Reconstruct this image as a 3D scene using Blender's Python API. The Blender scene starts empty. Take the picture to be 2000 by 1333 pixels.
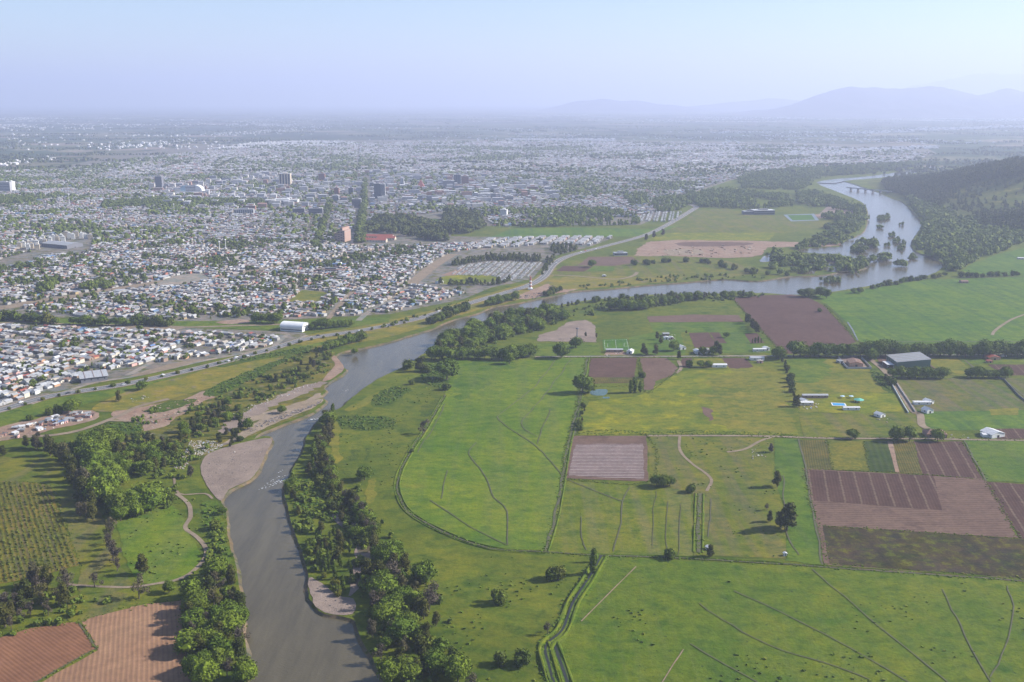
import bpy, math, random
import numpy as np
from mathutils import Vector, Matrix, noise
from mathutils.geometry import tessellate_polygon

# ------------------------------------------------------------------ camera, sky, sun, exposure
S = bpy.context.scene
H, F, PITCH = 300.0, 2000.0, math.radians(13.3)
cam = bpy.data.objects.new("camera", bpy.data.cameras.new("camera"))
S.collection.objects.link(cam); S.camera = cam
cam.location = (0, 0, H)
cam.rotation_euler = (math.pi / 2 - PITCH, 0, 0)
cam.data.sensor_width = 36; cam.data.lens = 36.0
cam.data.clip_start = 1; cam.data.clip_end = 200000
EL, AZ = math.radians(31), math.radians(84)      # sun height; bearing clockwise from the view direction
W = bpy.data.worlds.new("World"); S.world = W; W.use_nodes = True
nt = W.node_tree; bg = nt.nodes["Background"]
sky = nt.nodes.new("ShaderNodeTexSky"); sky.sky_type = 'NISHITA'; sky.sun_disc = False
sky.sun_elevation = EL; sky.sun_rotation = AZ; sky.altitude = 300; sky.air_density = 1.0; sky.dust_density = 0.5; sky.ozone_density = 4.0
nt.links.new(sky.outputs[0], bg.inputs[0]); bg.inputs[1].default_value = 0.08
sun = bpy.data.objects.new("sun", bpy.data.lights.new("sun", 'SUN')); S.collection.objects.link(sun)
sun.data.energy = 4.6; sun.data.angle = math.radians(0.5); sun.data.color = (1, 0.95, 0.87)
SD = Vector((math.cos(EL) * math.sin(AZ), math.cos(EL) * math.cos(AZ), math.sin(EL)))
sun.rotation_euler = SD.to_track_quat('Z', 'Y').to_euler()
S.view_settings.view_transform = 'Standard'; S.view_settings.look = 'None'
S.view_settings.exposure = 1.08; S.view_settings.gamma = 1
S.cycles.volume_bounces = 1; S.cycles.max_bounces = 6; S.cycles.diffuse_bounces = 2; S.cycles.glossy_bounces = 2
S.cycles.use_denoising = True
S.cycles.caustics_reflective = False; S.cycles.caustics_refractive = False

rng = np.random.default_rng(7); random.seed(7)
COL = S.collection
cp, sp = math.cos(PITCH), math.sin(PITCH)

def P(x, y, z=0.0):
    """point on the plain seen at photo pixel x, y"""
    u = (x - 1000) / F; v = (666.5 - y) / F
    dy = cp + v * sp; dz = -sp + v * cp
    t = (z - H) / dz
    return (u * t, dy * t, z)
def PX(x, y, z=0.0):
    """world arrays -> photo pixels"""
    dz = z - H; depth = y * cp - dz * sp; up = y * sp + dz * cp
    return 1000 + F * x / depth, 666.5 - F * up / depth
def inpoly(px, py, poly):
    inside = np.zeros(len(px), bool); n = len(poly)
    for i in range(n):
        x1, y1 = poly[i]; x2, y2 = poly[(i + 1) % n]
        if y1 == y2: continue
        c = ((y1 > py) != (y2 > py)) & (px < (x2 - x1) * (py - y1) / (y2 - y1) + x1)
        inside ^= c
    return inside
def smooth_px(pts, n=4, closed=False):
    out = []; m = len(pts)
    for i in range(m if closed else m - 1):
        g = lambda k: np.array(pts[k % m] if closed else pts[min(max(k, 0), m - 1)], float)
        a, b, c, d = g(i - 1), g(i), g(i + 1), g(i + 2)
        for k in range(n):
            t = k / n
            out.append(tuple(0.5 * (2 * b + (c - a) * t + (2 * a - 5 * b + 4 * c - d) * t * t + (3 * b - a - 3 * c + d) * t ** 3)))
    if not closed: out.append(tuple(pts[-1]))
    return out
def densify(w, step, jit, closed=True):
    out = []; n = len(w)
    for i in range(n if closed else n - 1):
        a = Vector(w[i]); b = Vector(w[(i + 1) % n]); L = (b - a).length; k = max(1, min(400, int(L / step)))
        nrm = Vector((-(b - a).y, (b - a).x, 0)); nrm = nrm.normalized() if nrm.length > 0 else nrm
        for j in range(k):
            p = a.lerp(b, j / k)
            if jit: p = p + nrm * jit * (noise.noise(p * 0.035) + noise.noise(p * 0.11) + 0.6 * noise.noise(p * 0.37))
            out.append(p)
    if not closed: out.append(Vector(w[-1]))
    return out

# ------------------------------------------------------------------ node helpers and materials
def mat_new(name):
    m = bpy.data.materials.new(name); m.use_nodes = True; t = m.node_tree
    return m, t, t.nodes["Principled BSDF"]
def nd(t, kind, **kw):
    n = t.nodes.new(kind)
    for k, v in kw.items():
        if k in n.inputs: n.inputs[k].default_value = v
        else: setattr(n, k, v)
    return n
def ramp(t, fac, stops, interp='LINEAR'):
    r = t.nodes.new("ShaderNodeValToRGB"); r.color_ramp.interpolation = interp
    while len(r.color_ramp.elements) < len(stops): r.color_ramp.elements.new(0.5)
    for e, (p, c) in zip(r.color_ramp.elements, stops):
        e.position = p; e.color = (*c, 1) if len(c) == 3 else (c[0],) * 3 + (1,)
    t.links.new(fac, r.inputs[0]); return r.outputs[0]
def mix(t, fac, a, b, mode='MIX'):
    n = t.nodes.new("ShaderNodeMix"); n.data_type = 'RGBA'; n.blend_type = mode; n.clamp_factor = True
    for sock, v in ((n.inputs[0], fac), (n.inputs[6], a), (n.inputs[7], b)):
        if hasattr(v, "is_linked"): t.links.new(v, sock)
        elif isinstance(v, (int, float)): sock.default_value = v
        else: sock.default_value = (*v, 1)
    return n.outputs[2]
def mth(t, op, a, b=0.0):
    n = t.nodes.new("ShaderNodeMath"); n.operation = op
    for s, v in zip(n.inputs, (a, b)):
        if hasattr(v, "is_linked"): t.links.new(v, s)
        else: s.default_value = v
    return n.outputs[0]
def noise_tex(t, vec, scale, detail=3, rough=0.55):
    n = nd(t, "ShaderNodeTexNoise", Scale=scale, Detail=detail, Roughness=rough); t.links.new(vec, n.inputs["Vector"]); return n.outputs[0]
def mapping(t, vec, rot=0.0, scale=(1, 1, 1)):
    n = t.nodes.new("ShaderNodeMapping"); n.inputs["Rotation"].default_value = (0, 0, math.radians(rot)); n.inputs["Scale"].default_value = scale
    t.links.new(vec, n.inputs[0]); return n.outputs[0]

def warm(c):
    """spring growth: yellow-green with little blue"""
    r, g, b = c
    return (r * 1.26, g * 1.19, b * 0.36) if g > r * 0.82 and g > b * 1.6 else ((r * .86, g * .82, b * .86) if r < 0.22 and g < r * 0.75 else c)
def ground(name, A, B, C=None, big=60, mid=18, cmask=(0.55, 0.65), fine=2.5, fineamt=0.35, rows=None, streak=None, bump=0.35, spots=None, D=None, dmask=(0.6, 0.7), rough=0.95):
    """soil or grass: A-B in broad patches, C and D in smaller ones, grain, plough rows (angle, period, colour, amount)"""
    A, B, C, D = (warm(k) if k else k for k in (A, B, C, D))
    m, t, b = mat_new(name); b.inputs["Roughness"].default_value = rough; b.inputs["Specular IOR Level"].default_value = 0.1
    v = t.nodes.new("ShaderNodeTexCoord").outputs["Object"]
    col = ramp(t, noise_tex(t, v, 1 / big, 5, 0.6), [(0.38, A), (0.62, B)])
    if C: col = mix(t, ramp(t, noise_tex(t, v, 1 / mid, 6, 0.65), [(cmask[0], (0,)), (cmask[1], (1,))]), col, C)
    if D:
        w = mapping(t, v, 37, (1, 1.7, 1)); col = mix(t, ramp(t, noise_tex(t, w, 1 / (mid * 2.3), 6, 0.6), [(dmask[0], (0,)), (dmask[1], (1,))]), col, D)
    if streak:
        ang, per, sc, amt = streak; w = mapping(t, v, ang, (1 / per, 0.04 / per, 1))
        col = mix(t, mth(t, 'MULTIPLY', ramp(t, noise_tex(t, w, 1.0, 3), [(0.45, (0,)), (0.65, (1,))]), amt), col, sc)
    rowh = None
    if rows:
        for ang, per, rc, amt, duty in rows:
            w = mapping(t, v, ang); s = t.nodes.new("ShaderNodeSeparateXYZ"); t.links.new(w, s.inputs[0])
            wob = mth(t, 'MULTIPLY', noise_tex(t, v, 0.03, 2), min(per * 0.5, 1.6))
            ph = mth(t, 'FRACT', mth(t, 'DIVIDE', mth(t, 'ADD', s.outputs[0], wob), per))
            tri = mth(t, 'MULTIPLY', mth(t, 'ABSOLUTE', mth(t, 'SUBTRACT', ph, 0.5)), 2.0)
            edge = mth(t, 'ADD', tri, mth(t, 'MULTIPLY', mth(t, 'SUBTRACT', noise_tex(t, v, 0.35, 3), 0.5), 0.5))
            mk = ramp(t, edge, [(max(0, 1 - duty - 0.12), (0,)), (min(1, 1 - duty + 0.12), (1,))]); rowh = tri
            col = mix(t, mth(t, 'MULTIPLY', mk, amt), col, rc)
    if A[1] > A[0] * 0.8:      # grass: drier and ranker tufts at several sizes
        n1 = noise_tex(t, mapping(t, v, 20, (1, 1.6, 1)), 1 / 13, 6, 0.7); n2 = noise_tex(t, v, 1 / 34, 5, 0.65)
        col = mix(t, 1.0, col, ramp(t, n1, [(0.36, (0.62, 0.76, 0.8)), (0.5, (1.0, 1.0, 1.0)), (0.64, (1.2, 1.1, 1.0))]), 'MULTIPLY')
        col = mix(t, 1.0, col, ramp(t, n2, [(0.36, (0.74, 0.88, 0.9)), (0.5, (1.0, 1.0, 1.0)), (0.66, (1.14, 1.04, 1.0))]), 'MULTIPLY')
    else:
        col = mix(t, 1.0, col, ramp(t, noise_tex(t, v, 1 / 16, 6, 0.7), [(0.35, (0.85, 0.85, 0.86)), (0.65, (1.08, 1.07, 1.06))]), 'MULTIPLY')
    if spots:
        sc, size, thr, amt = spots
        col = mix(t, mth(t, 'MULTIPLY', ramp(t, noise_tex(t, v, 1 / size, 2, 0.4), [(thr, (0,)), (thr + 0.05, (1,))]), amt), col, sc)
    fn = noise_tex(t, v, 1 / fine, 4, 0.7)
    col = mix(t, 1.0, col, ramp(t, fn, [(0.25, (1 - fineamt,)), (0.75, (1 + fineamt * 0.0,))]), 'MULTIPLY') if fineamt else col
    col = mix(t, 1.0, col, ramp(t, noise_tex(t, v, 1 / 7.0, 3, 0.6), [(0.3, (0.82,)), (0.7, (1.0,))]), 'MULTIPLY')
    t.links.new(col, b.inputs["Base Color"])
    if bump:
        bp = nd(t, "ShaderNodeBump", Strength=bump, Distance=1.2 if rowh is None else 0.45)
        h = fn if rowh is None else mth(t, 'ADD', mth(t, 'MULTIPLY', fn, 0.6), rowh)
        t.links.new(h, bp.inputs["Height"]); t.links.new(bp.outputs[0], b.inputs["Normal"])
    return m
def plain(name, c, rough=0.8, var=0.15, scale=0.8, metal=0.0, rand=0.0):
    m, t, b = mat_new(name); b.inputs["Roughness"].default_value = rough; b.inputs["Metallic"].default_value = metal
    v = t.nodes.new("ShaderNodeTexCoord").outputs["Object"]
    col = mix(t, 1.0, c, ramp(t, noise_tex(t, v, scale, 4), [(0.3, (1 - var,)), (0.7, (1.0,))]), 'MULTIPLY')
    if rand:
        oi = t.nodes.new("ShaderNodeObjectInfo"); col = mix(t, 1.0, col, ramp(t, oi.outputs["Random"], [(0, (1 - rand,)), (1, (1.0,))]), 'MULTIPLY')
    t.links.new(col, b.inputs["Base Color"]); return m
def foliage(name, a, b_, c=None, island=False):
    """leaf colours vary from tree to tree and from clump to clump"""
    a, b_, c = (tuple(0.96 * q for q in warm(k)) if k else k for k in (a, b_, c))
    m, t, b = mat_new(name); b.inputs["Roughness"].default_value = 0.75; b.inputs["Specular IOR Level"].default_value = 0.15
    if island: r = t.nodes.new("ShaderNodeNewGeometry").outputs["Random Per Island"]
    else: r = t.nodes.new("ShaderNodeObjectInfo").outputs["Random"]
    st = [(0.0, a), (0.75, b_)] + ([(1.0, c)] if c else [])
    col = ramp(t, r, st)
    g = t.nodes.new("ShaderNodeNewGeometry")
    if not island:
        col = mix(t, 1.0, col, ramp(t, g.outputs["Random Per Island"], [(0, (0.62,)), (1, (1.15,))]), 'MULTIPLY')
    col = mix(t, 1.0, col, ramp(t, noise_tex(t, g.outputs["Position"], 0.25, 3), [(0.3, (0.7,)), (0.7, (1.15,))]), 'MULTIPLY')
    t.links.new(col, b.inputs["Base Color"]); return m

# ------------------------------------------------------------------ object helpers
def link(o, parent=None):
    COL.objects.link(o)
    if parent: o.parent = parent
    return o
def tag(o, label, cat, group=None):
    o["label"] = label; o["category"] = cat
    if group: o["group"] = group
    return o
def struct(o): o["kind"] = "structure"; return o
def stuff(o): o["kind"] = "stuff"; return o
def mesh_np(name, v, loops, starts, mats, mi=None, smooth=False):
    me = bpy.data.meshes.new(name); v = np.asarray(v, np.float32)
    me.vertices.add(len(v)); me.vertices.foreach_set("co", v.ravel())
    me.loops.add(len(loops)); me.loops.foreach_set("vertex_index", np.asarray(loops, np.int32))
    me.polygons.add(len(starts)); me.polygons.foreach_set("loop_start", np.asarray(starts, np.int32))
    if mi is not None: me.polygons.foreach_set("material_index", np.asarray(mi, np.int32))
    me.polygons.foreach_set("use_smooth", np.full(len(starts), smooth))
    for m in mats: me.materials.append(m)
    me.update(calc_edges=True); me.validate(); return me
def mesh_q(name, v, quads, mats, mi=None, smooth=False):
    quads = np.asarray(quads, np.int32)
    return mesh_np(name, v, quads.ravel(), np.arange(len(quads)) * 4, mats, mi, smooth)
def mesh_py(name, v, f, mats, mi=None, smooth=False):
    me = bpy.data.meshes.new(name); me.from_pydata([tuple(p) for p in v], [], f)
    for m in mats: me.materials.append(m)
    if mi: me.polygons.foreach_set("material_index", mi)
    if smooth: me.polygons.foreach_set("use_smooth", [True] * len(f))
    me.update(); return me
def obj(name, me, parent=None): return link(bpy.data.objects.new(name, me), parent)
def empty(name, loc, rz=0.0):
    o = bpy.data.objects.new(name, None); o.location = loc; o.rotation_euler = (0, 0, rz); o.empty_display_size = 1; return link(o)
SHEETS = [0]
def sheet(name, pts, m, L=1, sm=0, jit=0.9, step=5, world=False):
    if sm: pts = smooth_px(pts, sm, True)
    w = [Vector(p) if world else Vector(P(*p)) for p in pts]
    w = densify(w, step, jit); SHEETS[0] += 1; z = 0.07 * L + 0.0025 * (SHEETS[0] % 24)
    w = [Vector((p.x, p.y, z)) for p in w]
    tris = tessellate_polygon([w])
    f = []
    for a, b, c in tris:
        n = (w[b] - w[a]).cross(w[c] - w[a]); f.append((a, b, c) if n.z > 0 else (a, c, b))
    return struct(obj(name, mesh_py(name, w, f, [m])))
def ribbon(name, pts, width, m, L=3, sm=4, jit=0.3, z=None, wander=0.0):
    if sm: pts = smooth_px(pts, sm)
    w = densify([Vector(P(*p)) for p in pts], 8, 0, False); SHEETS[0] += 1
    z = 0.07 * L + 0.0025 * (SHEETS[0] % 24) if z is None else z
    v, f = [], []
    for i, p in enumerate(w):
        d = (w[min(i + 1, len(w) - 1)] - w[max(i - 1, 0)]).normalized(); n = Vector((-d.y, d.x, 0))
        if wander: p = p + n * wander * (noise.noise(p * 0.03) + 0.5 * noise.noise(p * 0.12))
        a = width / 2 + jit * noise.noise(p * 0.2); c = width / 2 + jit * noise.noise(p * 0.2 + Vector((9, 3, 1)))
        v += [p + n * a, p - n * c]
        if i: k = 2 * i; f.append((k - 2, k - 1, k + 1, k))
    v = [Vector((p.x, p.y, z)) for p in v]
    return struct(obj(name, mesh_py(name, v, f, [m])))

# ------------------------------------------------------------------ ground materials
G = {}
G['meadow'] = ground("meadow_grass", (0.075, 0.105, 0.026), (0.115, 0.14, 0.036), (0.055, 0.092, 0.022), big=90, mid=22, D=(0.16, 0.15, 0.06), dmask=(0.62, 0.78))
G['pasture'] = ground("lush_pasture", (0.082, 0.145, 0.026), (0.125, 0.175, 0.032), (0.062, 0.125, 0.022), big=110, mid=30, cmask=(0.55, 0.72), streak=(70, 14, (0.15, 0.17, 0.045), 0.35), D=(0.15, 0.155, 0.05), dmask=(0.62, 0.8))
G['pasture_low'] = ground("grazed_pasture", (0.075, 0.125, 0.022), (0.11, 0.145, 0.025), (0.065, 0.12, 0.02), big=80, mid=26, streak=(35, 4, (0.125, 0.165, 0.03), 0.4), spots=((0.03, 0.06, 0.015), 3.2, 0.68, 0.75), bump=0.5)
G['green'] = ground("green_field", (0.062, 0.12, 0.03), (0.095, 0.15, 0.035), (0.05, 0.10, 0.028), big=70, mid=25, streak=(10, 8, (0.11, 0.15, 0.04), 0.4))
G['farpasture'] = ground("wide_green_field", (0.07, 0.14, 0.035), (0.10, 0.165, 0.042), (0.06, 0.12, 0.032), big=120, mid=40, streak=(96, 10, (0.05, 0.11, 0.03), 0.5))
G['mustard'] = ground("flowering_meadow", (0.16, 0.175, 0.03), (0.12, 0.15, 0.04), (0.24, 0.235, 0.025), big=60, mid=26, cmask=(0.52, 0.66), D=(0.075, 0.11, 0.03), dmask=(0.55, 0.7))
G['dry'] = ground("dry_meadow", (0.17, 0.165, 0.065), (0.125, 0.14, 0.05), (0.085, 0.115, 0.035), big=60, mid=24, D=(0.21, 0.175, 0.09), dmask=(0.56, 0.7))
G['rough'] = ground("rough_meadow", (0.095, 0.125, 0.035), (0.14, 0.145, 0.05), (0.06, 0.09, 0.028), big=50, mid=14, streak=(4, 9, (0.17, 0.14, 0.065), 0.6))
G['striped'] = ground("striped_meadow", (0.10, 0.135, 0.028), (0.13, 0.15, 0.035), (0.06, 0.105, 0.022), big=60, mid=12, streak=(84, 10, (0.17, 0.165, 0.055), 0.7), spots=((0.035, 0.065, 0.018), 3.5, 0.68, 0.7))
G['strips'] = ground("strip_crops", (0.075, 0.115, 0.04), (0.12, 0.12, 0.055), (0.065, 0.12, 0.035), big=60, mid=30, streak=(90, 9, (0.15, 0.13, 0.07), 0.8))
G['plough'] = ground("ploughed_soil", (0.135, 0.078, 0.055), (0.16, 0.095, 0.068), None, big=70, rows=[(86, 3.2, (0.10, 0.055, 0.05), 0.5, 0.5)], bump=0.5)
G['plough_h'] = ground("ploughed_soil_rows_across", (0.145, 0.085, 0.058), (0.125, 0.07, 0.048), None, big=40, rows=[(90, 2.6, (0.17, 0.105, 0.085), 0.5, 0.4)])
G['plough_dark'] = ground("dark_ploughed_soil", (0.10, 0.056, 0.04), (0.12, 0.068, 0.048), None, big=40, rows=[(13, 2.4, (0.13, 0.078, 0.065), 0.5, 0.35), (13, 12.0, (0.20, 0.14, 0.10), 0.9, 0.09)])
G['plough_pink'] = ground("harrowed_soil", (0.21, 0.138, 0.095), (0.185, 0.118, 0.082), (0.155, 0.098, 0.07), big=60, mid=25, rows=[(88, 4.0, (0.21, 0.14, 0.11), 0.35, 0.4)])
G['plough_red'] = ground("red_ploughed_soil", (0.27, 0.13, 0.068), (0.235, 0.11, 0.058), None, big=60, rows=[(-50, 2.2, (0.19, 0.09, 0.06), 0.35, 0.5)], fineamt=0.2, bump=0.25)
G['plough_tan'] = ground("tan_seeded_soil", (0.34, 0.20, 0.115), (0.31, 0.172, 0.098), None, big=60, rows=[(-19, 2.6, (0.22, 0.12, 0.085), 0.4, 0.35)], fineamt=0.2, bump=0.25)
G['weeds'] = ground("weedy_stubble", (0.055, 0.05, 0.03), (0.085, 0.065, 0.04), (0.10, 0.105, 0.04), big=30, mid=7, cmask=(0.5, 0.6), D=(0.22, 0.2, 0.16), dmask=(0.68, 0.78), streak=(12, 12, (0.05, 0.032, 0.025), 0.7), fine=1.6, fineamt=0.5)
G['plotA'] = ground("grey_green_plot", (0.095, 0.085, 0.05), (0.12, 0.10, 0.06), None, rows=[(13, 2.0, (0.08, 0.09, 0.035), 0.5, 0.5)])
G['plotB'] = ground("yellow_green_plot", (0.14, 0.135, 0.045), (0.11, 0.12, 0.04), (0.19, 0.17, 0.07), big=30, mid=5)
G['plotC'] = ground("dark_green_plot", (0.035, 0.06, 0.025), (0.05, 0.075, 0.03), None, rows=[(13, 5.0, (0.06, 0.08, 0.035), 0.5, 0.5)])
G['orchard'] = ground("orchard_floor", (0.11, 0.115, 0.045), (0.15, 0.125, 0.06), None, big=50, rows=[(-31, 4.2, (0.17, 0.125, 0.08), 0.5, 0.35)])
G['sand'] = ground("gravel_bar", (0.33, 0.255, 0.205), (0.275, 0.21, 0.17), None, big=40, fine=1.2, fineamt=0.35, bump=0.4)
G['bank'] = ground("river_bank_earth", (0.33, 0.25, 0.17), (0.38, 0.30, 0.22), (0.22, 0.19, 0.12), big=25, mid=8, fine=1.6, fineamt=0.4)
G['dirt'] = ground("bare_dirt", (0.33, 0.21, 0.145), (0.38, 0.27, 0.20), (0.25, 0.165, 0.12), big=30, mid=9)
G['track'] = ground("dirt_track", (0.33, 0.255, 0.18), (0.28, 0.215, 0.15), None, big=20, bump=0.1)
G['paletrack'] = ground("pale_lane", (0.34, 0.30, 0.25), (0.29, 0.25, 0.205), None, big=20, bump=0.1)
G['scrub'] = ground("river_scrub", (0.15, 0.135, 0.06), (0.10, 0.105, 0.04), (0.24, 0.19, 0.13), big=35, mid=12, cmask=(0.56, 0.68), D=(0.06, 0.075, 0.028), dmask=(0.52, 0.62))
G['verge'] = ground("green_verge", (0.08, 0.13, 0.035), (0.11, 0.15, 0.045), (0.05, 0.095, 0.03), big=60, mid=16, D=(0.17, 0.16, 0.08), dmask=(0.66, 0.8))
G['levee'] = ground("dry_verge", (0.20, 0.17, 0.075), (0.15, 0.15, 0.06), (0.23, 0.185, 0.10), big=50, mid=18)
G['city'] = ground("town_ground", (0.20, 0.175, 0.15), (0.26, 0.23, 0.205), (0.09, 0.10, 0.055), big=45, mid=16, cmask=(0.5, 0.62))
G['ditch'] = plain("ditch_mud", (0.09, 0.085, 0.032), var=0.4, scale=0.2)
G['ditchpink'] = plain("dug_earth", (0.28, 0.19, 0.12), var=0.3, scale=0.2)
G['asphalt'] = plain("asphalt", (0.15, 0.145, 0.14), var=0.25, scale=0.15)
G['paint'] = plain("road_paint", (0.75, 0.75, 0.72), var=0.2)
G['darkveg'] = ground("rank_green_growth", (0.06, 0.10, 0.03), (0.085, 0.115, 0.035), (0.045, 0.08, 0.026), big=20, mid=6, fineamt=0.5, bump=0.7)
G['mulch'] = ground("mulched_rows", (0.20, 0.13, 0.11), (0.17, 0.11, 0.095), None, big=40, rows=[(90, 3.6, (0.48, 0.42, 0.39), 0.75, 0.36)], fineamt=0.3)

# patchwork of far fields
def far_mat():
    m, t, b = mat_new("far_fields"); b.inputs["Roughness"].default_value = 1; b.inputs["Specular IOR Level"].default_value = 0
    v = t.nodes.new("ShaderNodeTexCoord").outputs["Object"]
    w = mapping(t, v, 8, (1 / 420, 1 / 260, 1))
    vo = nd(t, "ShaderNodeTexVoronoi", Scale=1.0, distance='CHEBYCHEV'); t.links.new(w, vo.inputs["Vector"])
    s = t.nodes.new("ShaderNodeSeparateColor"); t.links.new(vo.outputs["Color"], s.inputs[0])
    col = ramp(t, s.outputs[0], [(0, (0.045, 0.062, 0.035)), (0.25, (0.075, 0.092, 0.05)), (0.45, (0.12, 0.12, 0.075)), (0.6, (0.19, 0.155, 0.12)), (0.7, (0.055, 0.07, 0.04)), (0.9, (0.15, 0.14, 0.09))], 'CONSTANT')
    big = ramp(t, noise_tex(t, v, 1 / 2600, 4), [(0.4, (0.8,)), (0.65, (1.35,))])
    col = mix(t, 1.0, col, big, 'MULTIPLY')
    col = mix(t, ramp(t, noise_tex(t, mapping(t, v, 0, (1, 0.5, 1)), 1 / 260, 5, 0.65), [(0.53, (0,)), (0.6, (1,))]), col, (0.05, 0.075, 0.035))
    t.links.new(col, b.inputs["Base Color"]); return m
G['far'] = far_mat()

# ------------------------------------------------------------------ river and ground sheet
LEFT = [(500, 1480), (490, 1400), (483, 1333), (478, 1250), (470, 1185), (464, 1120), (447, 1060), (440, 1000), (433, 978), (447, 957), (488, 938), (508, 912), (520, 885), (530, 857), (515, 852), (496, 858), (508, 848), (530, 838), (560, 826), (600, 811), (633, 790), (636, 782), (626, 775), (638, 764), (630, 757), (650, 743), (668, 733), (675, 722), (660, 712), (654, 697), (668, 688), (700, 681), (735, 674), (775, 663), (825, 648), (850, 640), (880, 626), (930, 613), (960, 600), (1000, 594), (1040, 586), (1085, 577), (1120, 569), (1180, 565), (1260, 557), (1330, 552), (1400, 546), (1430, 546), (1480, 549), (1540, 540), (1600, 538), (1640, 532), (1690, 524), (1665, 510), (1640, 508), (1610, 503), (1650, 496), (1662, 480), (1668, 464), (1684, 455), (1692, 440), (1694, 415), (1686, 398), (1668, 388), (1648, 380), (1625, 371), (1604, 363), (1594, 356)]
RIGHT = [(1628, 350), (1655, 356), (1680, 364), (1700, 371), (1725, 378), (1750, 388), (1770, 400), (1784, 416), (1797, 431), (1800, 442), (1788, 462), (1780, 478), (1790, 492), (1820, 503), (1838, 512), (1842, 520), (1828, 532), (1790, 545), (1740, 552), (1690, 560), (1640, 568), (1590, 574), (1540, 576), (1500, 573), (1440, 573), (1380, 574), (1300, 575), (1260, 577), (1200, 582), (1140, 588), (1060, 604), (1000, 622), (930, 642), (880, 662), (840, 684), (815, 700), (790, 715), (760, 730), (725, 748), (690, 775), (665, 797), (640, 806), (614, 830), (602, 852), (592, 880), (576, 908), (560, 940), (557, 965), (566, 1005), (577, 1045), (592, 1085), (603, 1125), (600, 1150), (608, 1178), (632, 1200), (668, 1205), (692, 1215), (706, 1250), (735, 1300), (760, 1345), (800, 1400), (830, 1480)]
river_px = smooth_px(LEFT, 3) + smooth_px(RIGHT, 3)
rw = densify([Vector(P(*p)) for p in river_px], 6, 1.2)
NEAR = [Vector(p) for p in ((-2600, 120, 0), (4200, 120, 0), (4200, 4700, 0), (-2600, 4700, 0))]
tris = tessellate_polygon([NEAR, rw]); vv = NEAR + rw; f = []
for a, b, c in tris:
    n = (vv[b] - vv[a]).cross(vv[c] - vv[a]); f.append((a, b, c) if n.z > 0 else (a, c, b))
struct(obj("ground", mesh_py("ground", vv, f, [G['meadow']])))
FO = [Vector(p) for p in ((-42000, -1500, 0), (42000, -1500, 0), (42000, 48000, 0), (-42000, 48000, 0))]
tris = tessellate_polygon([FO, NEAR]); vv = FO + NEAR; f = []
for a, b, c in tris:
    n = (vv[b] - vv[a]).cross(vv[c] - vv[a]); f.append((a, b, c) if n.z > 0 else (a, c, b))
struct(obj("far_plain", mesh_py("far_plain", vv, f, [G['far']])))
# banks: the outline slopes down to below the water
def signed(w): return sum(w[i - 1].x * w[i].y - w[i].x * w[i - 1].y for i in range(len(w)))
sg = 1 if signed(rw) > 0 else -1
v, f = [], []; n_ = len(rw)
for i, p in enumerate(rw):
    d = (rw[(i + 1) % n_] - rw[i - 1]).normalized(); nin = Vector((-d.y, d.x, 0)) * sg
    k = 2.2 + 1.6 * noise.noise(p * 0.05)
    v += [p, p + nin * k * 0.6 + Vector((0, 0, -1.0)), p + nin * k * 1.7 + Vector((0, 0, -2.3))]
for i in range(n_):
    a, b = 3 * i, 3 * ((i + 1) % n_)
    for k in (0, 1):
        q = (a + k, b + k, b + k + 1, a + k + 1); f.append(q if sg > 0 else q[::-1])
struct(obj("river_bank", mesh_py("river_bank", v, f, [ground("wet_bank", (0.13, 0.105, 0.06), (0.19, 0.145, 0.095), (0.08, 0.085, 0.035), big=40, mid=9)])))
def water_mat(name, c, rough=0.12, bump=0.28, foam=True):
    m, t, b = mat_new(name); b.inputs["Roughness"].default_value = rough; b.inputs["IOR"].default_value = 1.33
    v = t.nodes.new("ShaderNodeTexCoord").outputs["Object"]
    col = mix(t, ramp(t, noise_tex(t, mapping(t, v, 12, (1 / 9, 1 / 70, 1)), 1.0, 5, 0.65), [(0.38, (0,)), (0.68, (1,))]), tuple(k * 0.92 for k in c), tuple(k * 1.28 for k in c))
    t.links.new(col, b.inputs["Base Color"])
    h = mth(t, 'ADD', noise_tex(t, mapping(t, v, 25, (1, 2.2, 1)), 0.5, 4, 0.6), mth(t, 'MULTIPLY', noise_tex(t, v, 0.06, 4), 1.5))
    bp = nd(t, "ShaderNodeBump", Strength=bump, Distance=0.5); t.links.new(h, bp.inputs["Height"]); t.links.new(bp.outputs[0], b.inputs["Normal"])
    return m
G['water'] = water_mat("river_water", (0.085, 0.07, 0.04))
tris = tessellate_polygon([rw]); wz = [Vector((p.x, p.y, -1.5)) for p in rw]
f = [(a, b, c) if (wz[b] - wz[a]).cross(wz[c] - wz[a]).z > 0 else (a, c, b) for a, b, c in tris]
struct(obj("river_water", mesh_py("river_water", wz, f, [G['water']])))

#@@PART2
# ------------------------------------------------------------------ fields right of the river
sheet("pasture", [(1147, 698), (1130, 790), (1110, 870), (1087, 1000), (1064, 1077), (960, 1070), (870, 1040), (800, 1000), (777, 962), (779, 928), (800, 885), (830, 838), (868, 772), (890, 705), (1000, 702)], G['pasture'], 2, jit=1.5)
sheet("pasture", [(1172, 1086), (1300, 1094), (1600, 1109), (2010, 1136), (2120, 1145), (2300, 1400), (1100, 1400), (1092, 1320), (1078, 1265), (1098, 1230), (1118, 1185), (1150, 1130)], G['pasture_low'], 2, jit=1)
sheet("meadow", [(1098, 948), (1110, 940), (1350, 958), (1352, 1090), (1170, 1083), (1068, 1078)], G['striped'], 2)
sheet("mulched_field", [(1118, 852), (1264, 852), (1265, 941), (1102, 935)], G['plough_pink'], 3)
sheet("mulch_rows", [(1124, 868), (1257, 868), (1257, 936), (1110, 930)], G['mulch'], 4, jit=1.2)
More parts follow.
